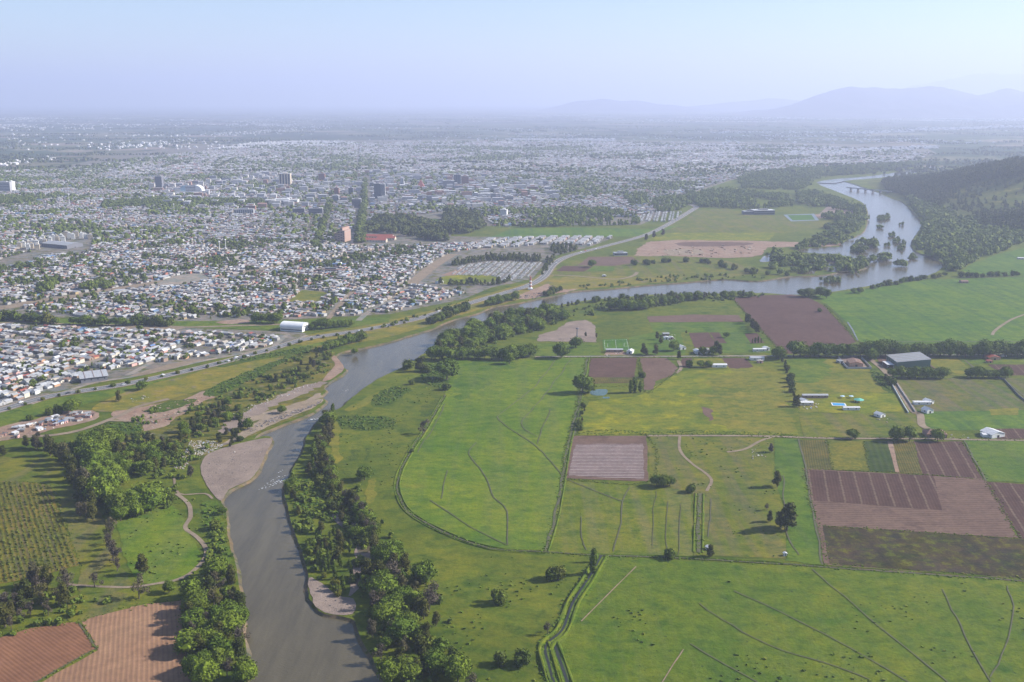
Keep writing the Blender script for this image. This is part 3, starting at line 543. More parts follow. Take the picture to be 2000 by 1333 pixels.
ridge_strip("ditch_bank", ARC, 2.2, 3.2, .9, G['bankgrass']); ridge_strip("ditch_bank", ARC, -2.2, 2.6, .7, G['bankgrass'])
for pts, off in (([(1147, 700), (1130, 790), (1110, 868), (1087, 1000), (1064, 1078)], 2.4), ([(1165, 1086), (1350, 1092), (1600, 1108), (2010, 1137)], 2.4), ([(1366, 965), (1363, 1080)], 3), ([(1366, 965), (1363, 1080)], -3)): ridge_strip("ditch_bank", pts, off, 3.2, .8, G['bankgrass'])
ribbon("upper_river", [(1612, 358), (1640, 352), (1700, 347), (1762, 339), (1835, 327)], 70, G['water'], 6, jit=14)
#@@PART3
# ------------------------------------------------------------------ hills
def hill_h(x, y):
    x = np.asarray(x, float); y = np.asarray(y, float)
    s = np.clip((x - 1130 - 0.12 * (y - 3000)) / 520, 0, 1); s = s * s * (3 - 2 * s)
    a = 114 * s * np.exp(-((y - 3200) / 480) ** 2) * (1 + 0.10 * np.sin(x / 170) + 0.06 * np.sin(x / 61 + y / 90))
    s2 = np.clip((x - 1000) / 260, 0, 1); b = 34 * s2 * s2 * np.exp(-((y - 2430) / 120) ** 2) * (1 + 0.25 * np.sin(x / 95))
    return a + b
def grid_mesh(name, xs, ys, zf, m, smooth=True):
    X, Y = np.meshgrid(xs, ys); Z = zf(X, Y); nx = len(xs)
    v = np.stack([X.ravel(), Y.ravel(), Z.ravel()], 1)
    i = (np.arange(len(ys) - 1)[:, None] * nx + np.arange(nx - 1)[None]).ravel()
    return struct(obj(name, mesh_q(name, v, np.stack([i, i + 1, i + nx + 1, i + nx], 1), [m], smooth=smooth)))
G['hill'] = ground("hill_scrub", (0.075, 0.095, 0.035), (0.11, 0.125, 0.045), (0.17, 0.165, 0.07), big=120, mid=60, cmask=(0.58, 0.66))
G['mount'] = ground("dry_mountain", (0.04, 0.042, 0.034), (0.085, 0.08, 0.06), None, big=500, bump=0)
grid_mesh("forest_hill", np.linspace(950, 3900, 120), np.linspace(2050, 4500, 90), lambda x, y: hill_h(x, y) - 0.6 - 3.2 * np.clip(1 - hill_h(x, y) / 3, 0, 1), G['hill'])
def ridge(name, dist, prof, depth, seed):
    """mountain range: skyline heights (photo pixels) at a distance, falling away in spurs to both sides"""
    px = np.array([p[0] for p in prof], float); hh = 300 - (np.array([p[1] for p in prof], float) - 193.7) / F * dist
    xs = np.linspace((px[0] - 1000) / F * dist, (px[-1] - 1000) / F * dist, 150)
    top = np.interp(xs, (px - 1000) / F * dist, hh)
    ys = np.linspace(-depth, depth, 41)
    v = []
    for yy in ys:
        for x, tz in zip(xs, top):
            k = abs(yy) / depth; n1 = noise.fractal(Vector((x / 900 + seed, yy / 1500, seed)), 1.0, 2.0, 5)
            z = tz * max(0, 1 - k ** 0.7) * (1 + 0.9 * n1 * min(1, k * 2)) + tz * 0.07 * noise.fractal(Vector((x / 500, yy / 500, seed)), 1.0, 2.0, 4)
            v.append((x, dist + yy + 300 * noise.noise(Vector((x / 1500, seed, 0))), max(z, 0) * (1 - k ** 4) - 3 * k))
    nx = len(xs); i = (np.arange(len(ys) - 1)[:, None] * nx + np.arange(nx - 1)[None]).ravel()
    struct(obj(name, mesh_q(name, v, np.stack([i, i + 1, i + nx + 1, i + nx], 1), [G['mount']], smooth=True)))
ridge("mountain", 20500, [(1380, 230), (1480, 218), (1540, 203), (1590, 182), (1640, 170), (1690, 172), (1730, 175), (1790, 170), (1830, 175), (1880, 187), (1935, 174), (1970, 180), (2010, 192), (2080, 185), (2160, 200), (2250, 235)], 4000, 1.3)
ridge("mountain", 27000, [(1010, 222), (1060, 213), (1090, 206), (1120, 198), (1150, 196), (1185, 194), (1215, 197), (1250, 198), (1275, 203), (1310, 205), (1350, 211), (1400, 217), (1440, 222)], 2500, 4.2)
ridge("mountain", 30000, [(1240, 222), (1330, 208), (1430, 199), (1500, 192), (1570, 200), (1700, 205), (1760, 222)], 2500, 7.7)
ridge("mountain", 36000, [(1650, 225), (1750, 172), (1820, 158), (1900, 146), (1960, 150), (2050, 140), (2200, 165), (2300, 230)], 4000, 9.1)

# ------------------------------------------------------------------ trees
L = {'willow': foliage("willow_leaves", (0.075, 0.125, 0.026), (0.125, 0.175, 0.04), (0.085, 0.12, 0.03)),
     'broad': foliage("bright_leaves", (0.065, 0.11, 0.022), (0.115, 0.165, 0.035), (0.085, 0.12, 0.03)),
     'dark': foliage("dark_leaves", (0.042, 0.056, 0.026), (0.075, 0.078, 0.04), (0.10, 0.085, 0.055)),
     'poplar': foliage("poplar_leaves", (0.055, 0.09, 0.024), (0.085, 0.125, 0.032)),
     'bush': foliage("bush_leaves", (0.05, 0.08, 0.024), (0.085, 0.115, 0.034), (0.125, 0.13, 0.04)),
     'bare': foliage("brown_twigs", (0.085, 0.066, 0.052), (0.12, 0.095, 0.065), (0.10, 0.10, 0.05)),
     'pale': foliage("pale_leaves", (0.13, 0.15, 0.06), (0.16, 0.18, 0.08))}
L_mass = foliage("mass_leaves", (0.055, 0.085, 0.034), (0.10, 0.14, 0.045), (0.14, 0.17, 0.06), island=True)
L_town = foliage("town_leaves", (0.045, 0.065, 0.03), (0.08, 0.11, 0.04), (0.11, 0.145, 0.05), island=True)
L_forest = foliage("forest_leaves", (0.036, 0.05, 0.03), (0.062, 0.08, 0.038), (0.09, 0.10, 0.048), island=True)
BARK = plain("bark", (0.11, 0.085, 0.065), var=0.4, scale=2)
def cube_sphere(n=2):
    vs, qs, key = [], [], {}
    def vid(p):
        k = tuple(round(c, 4) for c in p)
        if k not in key: key[k] = len(vs); vs.append(Vector(p).normalized())
        return key[k]
    for ax in range(3):
        for sgn in (-1, 1):
            for i in range(n):
                for j in range(n):
                    q = []
                    for a, b in ((i, j), (i + 1, j), (i + 1, j + 1), (i, j + 1)):
                        p = [0, 0, 0]; p[ax] = sgn; p[(ax + 1) % 3] = -1 + 2 * a / n; p[(ax + 2) % 3] = -1 + 2 * b / n; q.append(vid(p))
                    qs.append(q if sgn > 0 else q[::-1])
    return np.array([tuple(v) for v in vs]), np.array(qs)
CS2 = cube_sphere(2); CS1 = cube_sphere(1)
LOBES = {
    'broad': lambda r: [(0, 0, 7.2, 4.0, 4.0, 4.2)] + [(3.2 * math.cos(a), 3.2 * math.sin(a), 4.6 + 3.2 * r.random(), 2.4 + r.random(), 2.4 + r.random(), 2.3 + 1.2 * r.random()) for a in np.arange(7) * 0.9 + r.random()] + [(r.normal() * 1.4, r.normal() * 1.4, 9.6, 2.2, 2.2, 2.0)],
    'willow': lambda r: [(0, 0, 5.6, 4.4, 4.4, 4.0)] + [(3.6 * math.cos(a), 3.6 * math.sin(a), 3.2 + 2.6 * r.random(), 2.5 + r.random(), 2.5 + r.random(), 2.6 + r.random()) for a in np.arange(8) * 0.785 + r.random()] + [(r.normal() * 1.6, r.normal() * 1.6, 8.2, 2.4, 2.4, 2.0)],
    'dark': lambda r: [(r.normal() * 0.8, r.normal() * 0.8, 4 + 1.75 * k, 2.6 - 0.22 * k + r.random() * 0.8, 2.6 - 0.22 * k + r.random() * 0.8, 1.9) for k in range(6)] + [(2.2 * math.cos(a), 2.2 * math.sin(a), 3.2 + 5 * r.random(), 1.6, 1.6, 1.6) for a in r.random(5) * 6.28],
    'poplar': lambda r: [(r.normal() * 0.2, r.normal() * 0.2, 2.2 + 1.5 * k, 1.75 - abs(k - 3) * 0.2 + r.random() * 0.3, 1.75 - abs(k - 3) * 0.2 + r.random() * 0.3, 1.7) for k in range(8)],
    'bush': lambda r: [(r.normal() * 1.3, r.normal() * 1.3, 2.0 + r.random() * 2.2, 2.1, 2.1, 2.0 + r.random() * 1.5) for k in range(6)],
    'bare': lambda r: [(r.normal() * 1.3, r.normal() * 1.3, 4 + 1.4 * k, 1.7, 1.7, 1.8) for k in range(6)],
}
def crown(kind, seed, nleaf, ls, core=0.8):
    r = np.random.default_rng(seed); lob = np.array(LOBES[kind](r)); w = lob[:, 3] * lob[:, 5]; w = w / w.sum()
    k = r.choice(len(lob), nleaf, p=w); d = r.normal(size=(nleaf, 3)); d[:, 2] = d[:, 2] * 0.9 + 0.15; d /= np.linalg.norm(d, axis=1)[:, None]
    rad = 0.8 + 0.5 * r.random(nleaf) ** 2.2; lob[:, 3:] *= (0.72 + 0.5 * r.random((len(lob), 1)))
    c = lob[k, :3] + d * lob[k, 3:] * rad[:, None]
    nrm = d + 0.75 * r.normal(size=(nleaf, 3)); nrm /= np.linalg.norm(nrm, axis=1)[:, None]
    tx = np.cross(nrm, r.normal(size=(nleaf, 3))); tx /= np.linalg.norm(tx, axis=1)[:, None]; ty = np.cross(nrm, tx)
    s = ls * (0.6 + 0.8 * r.random(nleaf)); s2 = s * (0.6 + 0.5 * r.random(nleaf))
    V = np.stack([c - tx * s[:, None] - ty * s2[:, None] * 0.5, c + tx * s[:, None] * 0.6 - ty * s2[:, None], c + tx * s[:, None] + ty * s2[:, None] * 0.5, c - tx * s[:, None] * 0.6 + ty * s2[:, None]], 1).reshape(-1, 3)
    Q = np.arange(nleaf * 4).reshape(-1, 4)
    if core:
        for l in lob:
            cv = CS2[0] * (1 + 0.18 * r.normal(size=(len(CS2[0]), 1))) * l[3:] * core + l[:3]
            Q = np.concatenate([Q, CS2[1] + len(V)]); V = np.concatenate([V, cv])
    V[:, 2] = np.maximum(V[:, 2], 0.15)
    return V, Q
def tube(pts, radii, n=6):
    v, q = [], []
    for i, (p, rr) in enumerate(zip(pts, radii)):
        for k in range(n):
            a = 2 * math.pi * k / n; v.append((p[0] + rr * math.cos(a), p[1] + rr * math.sin(a), p[2]))
            if i: b = (i - 1) * n; q.append((b + k, b + (k + 1) % n, b + n + (k + 1) % n, b + n + k))
    return np.array(v), np.array(q)
def trunk_geo(kind, seed):
    r = np.random.default_rng(seed); hh = {'broad': 8, 'willow': 7, 'dark': 12, 'poplar': 13, 'bush': 3, 'bare': 12}[kind]
    V, Q = tube([(0, 0, -0.3), (0.1, 0, hh * 0.35), (0.2, 0.1, hh)], [0.42, 0.3, 0.08])
    for k in range({'broad': 5, 'willow': 6, 'dark': 4, 'poplar': 0, 'bush': 3, 'bare': 11}[kind]):
        a = r.random() * 6.28; z0 = hh * (0.25 + 0.5 * r.random()); l = 1.6 + 2.2 * r.random()
        v, q = tube([(0.1, 0, z0), (l * 0.5 * math.cos(a), l * 0.5 * math.sin(a), z0 + l * 0.55), (l * math.cos(a), l * math.sin(a), z0 + l * 1.2)], [0.16, 0.11, 0.04], 4)
        Q = np.concatenate([Q, q + len(V)]) if len(V) else q; V = np.concatenate([V, v])
    return V, Q
HEIGHT = {'broad': 11.5, 'willow': 10.3, 'dark': 14.0, 'poplar': 14.5, 'bush': 6.0, 'bare': 13.0}
NLEAF = {'broad': (2300, 0.4, 0.84), 'willow': (2600, 0.37, 0.84), 'dark': (1700, 0.37, 0.72), 'poplar': (900, 0.42, 0.8), 'bush': (800, 0.42, 0.78), 'bare': (650, 0.3, 0)}
NAMES = {'broad': 'broadleaf_tree', 'willow': 'willow_tree', 'dark': 'dark_tree', 'poplar': 'poplar_tree', 'bush': 'bush', 'bare': 'bare_tree'}
PROTO = {}
for kind in HEIGHT:
    PROTO[kind] = []
    for s in range(5):
        n, ls, co = NLEAF[kind]; V, Q = crown(kind, 11 + s, n, ls, co); tv, tq = trunk_geo(kind, 31 + s)
        for mk in ([kind] if kind != 'bush' else ['bush', 'pale']):
            cme = mesh_q("crown", V, Q, [L[mk]]); tme = mesh_q("trunk", tv, tq, [BARK])
            mi = np.concatenate([np.zeros(len(Q), int), np.ones(len(tq), int)])
            both = mesh_q(NAMES[kind], np.concatenate([V, tv]), np.concatenate([Q, tq + len(V)]), [L[mk], BARK], mi)
            PROTO[kind].append((cme, tme, both, mk))
MIDP = {k: [crown(k, 71 + s, 70, 1.15, 0.92) for s in range(6)] for k in HEIGHT}
def tree(kind, x, y, h, label, group=None, cat=None, pale=False):
    p = P(x, y); opts = [q for q in PROTO[kind] if (q[3] == 'pale') == pale]; cme, tme, both, _ = random.choice(opts)
    s = h / HEIGHT[kind]; sx = s * random.uniform(0.88, 1.2); sc = (sx, sx * random.uniform(0.9, 1.1), s); rz = random.random() * 6.28
    if kind == 'bush': cat = cat or 'bush'
    if p[1] < 1250:
        o = empty(NAMES[kind], (p[0], p[1], 0), rz); o.scale = sc; obj("crown", cme, o); obj("trunk", tme, o)
    else:
        o = obj(NAMES[kind], both); o.location = (p[0], p[1], 0); o.rotation_euler.z = rz; o.scale = sc
    return tag(o, label, cat or 'tree', group)
ORD = "first second third fourth fifth sixth seventh eighth ninth tenth eleventh twelfth thirteenth fourteenth fifteenth sixteenth seventeenth eighteenth nineteenth twentieth".split()
def nth(i):
    if i < 20: return ORD[i]
    t_ = {2: "twenty", 3: "thirty", 4: "forty", 5: "fifty"}[(i + 1) // 10]; u = (i + 1) % 10
    return {2: "twentieth", 3: "thirtieth", 4: "fortieth", 5: "fiftieth"}[(i + 1) // 10] if u == 0 else f"{t_}-{ORD[u - 1]}"
ADJ = {'broad': 'leafy green tree', 'willow': 'green willow', 'dark': 'dark tree', 'poplar': 'slim upright poplar', 'bush': 'low bush', 'bare': 'half-bare tree'}
def row(kind, pts, n, h, where, jit=2.0, adj=None, skip=0.0):
    w = np.array([P(*p)[:2] for p in pts]); sl = np.r_[0, np.cumsum(np.linalg.norm(np.diff(w, axis=0), axis=1))]
    k = 0
    for i in range(n):
        if random.random() < skip: continue
        s_ = (i + 0.5) / n * sl[-1]; x = np.interp(s_, sl, w[:, 0]) + random.uniform(-jit, jit); y = np.interp(s_, sl, w[:, 1]) + random.uniform(-jit, jit)
        px, py = PX(x, y); kd = kind if isinstance(kind, str) else random.choice(kind)
        tree(kd, float(px), float(py), h * random.uniform(0.75, 1.2), f"{adj or ADJ[kd]}, {nth(k)} from the left in the row {where}", "trees in the row " + where); k += 1
def wood(kinds, poly, spacing, h, where, jit=0.45, keep=1.0):
    """a wood of single trees inside a photo polygon"""
    pts = np.array([P(*p)[:2] for p in poly]); lo, hi = pts.min(0), pts.max(0)
    gx, gy = np.meshgrid(np.arange(lo[0], hi[0], spacing), np.arange(lo[1], hi[1], spacing))
    gx = gx.ravel() + rng.uniform(-jit, jit, gx.size) * spacing; gy = gy.ravel() + rng.uniform(-jit, jit, gy.size) * spacing
    px, py = PX(gx, gy); ok = inpoly(px, py, poly) & (rng.random(gx.size) < keep); px, py = px[ok], py[ok]
    if len(px) == 0: return
    mx, my = np.median(px), np.median(py)
    for x, y in zip(px, py):
        kd = random.choice(kinds); hh = h * random.uniform(0.6, 1.2) * (0.5 if kd == 'bush' else 1)
        size = "tall" if hh > h * 0.98 else "middling" if hh > h * 0.75 else "small"
        side = ("left" if x < mx else "right") + " " + ("far" if y < my else "near")
        tree(kd, float(x), float(y), hh, f"{size} {ADJ[kd]}, {side} side of {where}", f"{size} {ADJ[kd]}s, {side} side of {where}")
# woods and rows on the left bank
wood(['willow', 'dark', 'broad', 'dark', 'bush', 'bare'], [(365, 1185), (420, 1108), (466, 1112), (478, 1180), (474, 1250), (484, 1345), (378, 1345), (362, 1262)], 9.5, 12, "the river wood below the tan field")
wood(['willow'], [(150, 880), (205, 872), (232, 940), (240, 985), (330, 990), (305, 1010), (205, 1008), (172, 960), (165, 915)], 11, 16, "the bright wood above the orchard")
row('dark', [(98, 885), (125, 905), (145, 935), (160, 965), (175, 990), (180, 1010)], 11, 17, "at the orchard's corner")
wood(['dark', 'dark', 'broad', 'bush'], [(222, 860), (280, 858), (330, 872), (352, 900), (300, 930), (245, 935), (220, 900)], 10.5, 11, "the thicket below the camp")
wood(['dark'], [(-60, 880), (20, 882), (28, 896), (-60, 900)], 11, 13, "the dark clump at the left edge")
row('dark', [(50, 872), (85, 880), (100, 880)], 4, 13, "beside the camp road")
wood(['bare', 'bare', 'dark'], [(-40, 1215), (20, 1172), (60, 1142), (135, 1148), (130, 1200), (60, 1222), (-20, 1245)], 9, 14, "the brown grove over the red field")
row(['bare', 'dark'], [(150, 1000), (165, 1012), (185, 1018)], 4, 13, "on the orchard's right corner")
row('bare', [(205, 1040), (215, 1065), (222, 1100), (235, 1120)], 8, 13, "in the green strip")
for k, x, y, h, lab in (('dark', 280, 1122, 14, "round dark tree standing alone above the track's lower bend"), ('bare', 272, 1170, 15, "tall spreading brown tree beside the track junction"), ('broad', 236, 1018, 11, "round bright green tree at the lower end of the bright wood"),
    ('dark', 372, 932, 10, "broad dark round tree beside the gravel bar's upper left corner"), ('dark', 306, 992, 13, "dark tree at the right end of the bright wood"), ('bush', 330, 978, 6, "small dark shrub beside the curved track top"), ('broad', 435, 1006, 6, "small tree on the river edge below the gravel bar"),
    ('bush', 418, 1035, 6, "grey green bush on the left bank under the gravel bar"), ('bare', 185, 1148, 10, "thin brown tree on the track left of the junction"), ('broad', 330, 1158, 8, "leafy tree by the top corner of the tan field"),
    ('broad', 140, 806, 13, "round dark green tree between the camp and the highway"), ('bush', 95, 812, 7, "wide bush left of the round tree above the camp"), ('bush', 112, 808, 8, "bush touching the round tree above the camp"), ('dark', 232, 784, 11, "dark tree with a yellowish top below the highway verge"), ('bush', 60, 822, 5, "low bush at the camp's upper edge"),
    ('broad', 278, 762, 10, "dark green tree near the bend of the highway verge"), ('broad', 551, 808, 8, "small green tree alone on the pale river rocks"), ('broad', 484, 840, 11, "green tree beside the dark river boulders"), ('bush', 466, 818, 7, "small tree on the gravel streak"), ('broad', 693, 692, 7, "round bush standing in the river near the left bank")):
    tree(k, x, y, h, lab)
wood(['bush', 'dark', 'bush'], [(480, 762), (560, 722), (640, 692), (652, 705), (600, 745), (505, 785)], 12, 9, "the scrub over the gravel streak", keep=0.6)
wood(['dark', 'broad', 'bush'], [(352, 852), (400, 803), (465, 770), (480, 788), (440, 828), (392, 858)], 10.5, 9, "the thicket under the quarry")
wood(['dark', 'dark', 'bush'], [(402, 862), (470, 832), (482, 858), (430, 884)], 11, 8, "the thicket over the gravel bar")
wood(['bush', 'dark'], [(280, 868), (360, 850), (395, 880), (380, 900), (330, 895)], 13, 8, "the scrub beside the white rubble")
row(['broad', 'bush'], [(-30, 628), (20, 626), (95, 633), (140, 634), (220, 638), (270, 634), (335, 638)], 26, 12, "beside the canal lane", skip=0.15)
row('broad', [(495, 632), (520, 631), (548, 633)], 5, 15, "behind the arched hall")
row('broad', [(605, 646), (650, 641), (690, 638)], 10, 12, "right of the arched hall")
row('broad', [(630, 688), (665, 676), (700, 668), (712, 664)], 12, 11, "where left bank meets verge")
row(['broad', 'bush'], [(845, 634), (870, 622), (895, 612), (915, 605)], 12, 11, "by the river below the highway")
row('broad', [(948, 600), (975, 594), (1008, 586)], 9, 12, "left of the lighthouse")
row('bush', [(1062, 580), (1080, 573), (1094, 568)], 5, 9, "right of the lighthouse")
row('bush', [(0, 806), (100, 778), (200, 760), (300, 740), (400, 720), (500, 693), (600, 666), (700, 650), (800, 630)], 30, 3.2, "planted along the highway", jit=1, adj="small round shrub")
# right bank
wood(['willow', 'willow', 'willow', 'dark', 'bush'], [(842, 700), (872, 660), (960, 630), (1090, 604), (1108, 622), (1060, 642), (985, 662), (905, 690)], 11.5, 14, "the wood along the right bank bend")
row('broad', [(835, 702), (880, 704), (930, 700), (985, 704), (1045, 696)], 20, 14, "edging the big pasture's top")
row('poplar', [(955, 640), (1000, 628), (1080, 612)], 6, 17, "rising out of the bank wood", jit=6)
for k, x, y, h, lab in (('broad', 873, 742, 22, "huge rounded tree at the big pasture's top left corner"), ('dark', 821, 726, 17, "tall brownish tree left of the huge rounded tree"), ('bush', 796, 720, 9, "round bush on the right bank above the scrub"), ('bush', 835, 728, 7, "dark shrub between the brownish and the huge tree"),
    ('broad', 995, 712, 13, "round tree standing in front of the pasture's top row"), ('broad', 1096, 700, 18, "big round tree beside the lane at the pasture's top right"), ('broad', 1125, 680, 13, "round tree by the gravel field's lower edge"), ('dark', 1144, 658, 6, "left of two small dark trees in the gravel field"), ('dark', 1165, 660, 6, "right of two small dark trees in the gravel field"),
    ('broad', 1138, 768, 19, "tall double tree casting a long shadow beside the pond"), ('broad', 1150, 768, 12, "smaller tree leaning on the tall one by the pond"), ('bare', 826, 848, 15, "bare brown tree alone in the scrub left of the pasture"), ('bush', 873, 762, 7, "dark bush below the huge rounded tree"),
    ('broad', 712, 938, 11, "light green tree alone beside the bare patch"), ('bush', 804, 884, 3, "small shrub on the pasture's left edge"), ('bush', 805, 752, 5, "bush in the scrub below the bank"), ('broad', 1282, 950, 9, "left tree of the clump under the mulched field"), ('broad', 1296, 952, 10, "middle tree of the clump under the mulched field"), ('broad', 1308, 950, 8, "right tree of the clump under the mulched field"),
    ('bush', 1352, 962, 6, "bush at the corner of the rough meadow"), ('dark', 1518, 952, 13, "round dark tree on the green strip's edge"), ('dark', 1537, 1036, 21, "tall dark tree on the green strip with a long shadow"), ('dark', 1524, 1030, 13, "dark tree touching the tall one from the left"), ('dark', 1504, 1020, 9, "dark tree in front of the tall pair"), ('bare', 1498, 998, 6, "thin brown sapling left of the tall dark tree"),
    ('dark', 1506, 884, 8, "dark bush among the white stones"), ('poplar', 1158, 1122, 18, "pale upright tree at the head of the main ditch"), ('poplar', 1162, 1098, 9, "small slim tree behind the pale upright one"), ('bush', 1074, 1134, 7, "left of two grey bushes in the lower meadow"), ('bush', 1090, 1133, 8, "right of two grey bushes in the lower meadow"), ('bush', 976, 1180, 8, "lone dark bush in the middle of the lower meadow"),
    ('dark', 1388, 1088, 9, "dark bush beside the white pump hut"), ('bush', 1308, 1090, 6, "yellowish bush on the long ditch"), ('bare', 1070, 1240, 8, "half-bare tree leaning over the main ditch"), ('bush', 980, 1300, 7, "grey bush at the lower meadow's bottom left"), ('bush', 1018, 1296, 7, "grey bush at the lower meadow's bottom right"), ('bare', 776, 1150, 20, "tall half-bare tree at the top of the big lower wood"),
    ('bush', 1600, 610, 5, "small bush by the brown field's edge"), ('broad', 1665, 858, 9, "round tree left of the pair below the tiled house"), ('broad', 1752, 862, 13, "left round tree of the pair below the tiled house"), ('broad', 1776, 862, 13, "right round tree of the pair below the tiled house"), ('broad', 1831, 862, 11, "round tree in front of the tiled house"),
    ('dark', 1340, 652, 4, "grey leafed shrub at the top of the garden plots"), ('broad', 1418, 660, 7, "dark tree at the garden plot's corner"), ('broad', 1520, 702, 15, "pale leaning tree at the end of the farm lane"), ('dark', 1398, 692, 16, "dark conifer behind the farmhouses"), ('dark', 1405, 695, 14, "second dark conifer right of the farmhouse pair"), ('broad', 1393, 694, 11, "leafy tree between the farmhouse and the conifers"),
    ('broad', 1372, 692, 9, "round tree by the white farmhouses"), ('broad', 1316, 686, 12, "round tree beside the small white villa"), ('dark', 1256, 693, 13, "dark tall tree on the lane left of the gate"), ('dark', 1262, 696, 10, "dark shorter tree on the lane left of the gate"), ('dark', 1280, 694, 13, "brownish tree on the lane right of the gate"), ('dark', 1326, 702, 10, "dark tree at the fork of the farm lane"),
    ('dark', 1284, 664, 10, "upper dark tree by the yard with white sheds"), ('dark', 1290, 672, 10, "lower dark tree by the yard with white sheds"), ('bush', 1345, 716, 7, "bush in the garden left of the white shed"), ('broad', 1368, 718, 8, "left tree in front of the white shed"), ('broad', 1384, 718, 8, "tree touching the white shed's left end"), ('bush', 1254, 738, 6, "bush on the corner of the pink ploughed plot"),
    ('broad', 1701, 704, 14, "pale round tree over the top of the farm lane"), ('dark', 1730, 745, 8, "bushy tree beside the lane's fence"), ('bush', 1738, 752, 8, "light bush beside the lane's fence"), ('dark', 1556, 795, 12, "dark tree at the left of the pool farm"), ('broad', 1666, 574, 9, "left tree of the shore pair by the wide green field"), ('broad', 1680, 573, 9, "right tree of the shore pair by the wide green field"), ('broad', 1948, 540, 9, "slim tree at the far field's rim")):
    tree(k, x, y, h, lab)
row('poplar', [(1231, 770), (1240, 768), (1252, 766)], 3, 15, "of poplars by the pond")
row(['broad', 'broad', 'dark'], [(1185, 606), (1240, 606), (1300, 594), (1380, 584), (1470, 580)], 40, 11, "along the right bank", jit=7)
row(['bush', 'dark'], [(1060, 610), (1120, 596), (1180, 588), (1260, 583), (1350, 580)], 22, 7, "on the right bank's rim", jit=5)
row('broad', [(1190, 604), (1215, 606), (1245, 606), (1275, 602)], 10, 16, "of the right bank's middle", jit=4)
wood(['broad', 'poplar', 'dark'], [(618, 862), (640, 806), (654, 808), (642, 880), (604, 930), (594, 902)], 9, 13, "the strip at the white weir")
wood(['dark', 'bush', 'willow', 'bush'], [(600, 908), (640, 896), (672, 955), (712, 1005), (742, 1070), (765, 1090), (735, 1095), (700, 1058), (655, 1015), (622, 965)], 9, 11, "the strip along the inner path")
wood(['dark', 'bush', 'willow'], [(564, 945), (572, 1002), (590, 1025), (584, 985)], 7, 9, "the strip at the water's edge")
row(['dark', 'bare'], [(622, 905), (650, 945), (672, 975), (700, 1005), (722, 1045), (730, 1065)], 22, 11, "along the inner bank path", jit=5)
wood(['poplar', 'poplar', 'dark'], [(594, 1082), (640, 1025), (686, 1072), (682, 1100), (622, 1122)], 7, 9, "the spiky thicket on the point")
wood(['bush', 'bush', 'poplar'], [(612, 1122), (700, 1098), (712, 1150), (690, 1165), (645, 1162)], 8, 9, "the yellowish scrub on the point")
wood(['willow', 'dark', 'broad', 'dark', 'bush', 'bare'], [(706, 1135), (745, 1092), (770, 1085), (830, 1130), (862, 1190), (852, 1250), (900, 1300), (935, 1350), (765, 1350), (712, 1232)], 9.5, 13, "the wood left of the lower meadow")
row('broad', [(1545, 696), (1575, 698), (1590, 697), (1622, 697), (1660, 698), (1700, 697)], 13, 16, "over the dry meadow")
row('broad', [(1705, 698), (1800, 697), (1900, 698), (2020, 697)], 34, 17, "behind the warehouse", jit=3)
row('broad', [(1742, 738), (1790, 740), (1848, 740)], 13, 11, "in front of the warehouse", jit=1.5)
row('broad', [(1888, 737), (1930, 739), (1975, 738)], 10, 11, "by the right dark field", jit=1.5)
row(['dark', 'bush'], [(1530, 705), (1536, 722), (1542, 745), (1548, 770), (1556, 800)], 11, 6, "between the yellow meadows", jit=3)
row('dark', [(1462, 628), (1470, 642), (1482, 654)], 7, 11, "on the brown field's left edge", jit=3)
row('broad', [(1565, 582), (1580, 580), (1600, 578), (1612, 584)], 7, 13, "at the brown field's top corner", jit=3)
row(['broad', 'bush'], [(1700, 566), (1750, 556), (1800, 547), (1850, 540)], 14, 8, "along the far shore", jit=3)
row('bush', [(1865, 540), (1900, 543), (1940, 541), (1995, 538)], 9, 8, "at the far field's rim", jit=3)
row('poplar', [(1467, 671), (1476, 671), (1482, 671), (1489, 671)], 4, 8, "in the garden plot", jit=0.3, adj="small dark cypress")
row(['bush', 'dark'], [(1140, 790), (1132, 815), (1128, 845)], 9, 4, "left of the flowering meadow", jit=3)
row('bush', [(1240, 520), (1260, 516), (1345, 512), (1390, 515), (1440, 530), (1500, 540)], 20, 8, "on the flood meadow", jit=9)
row('broad', [(1150, 523), (1158, 522)], 1, 12, "in the brown plots")
row('dark', [(1305, 458), (1255, 472), (1262, 473)], 3, 14, "where highway crosses meadow")

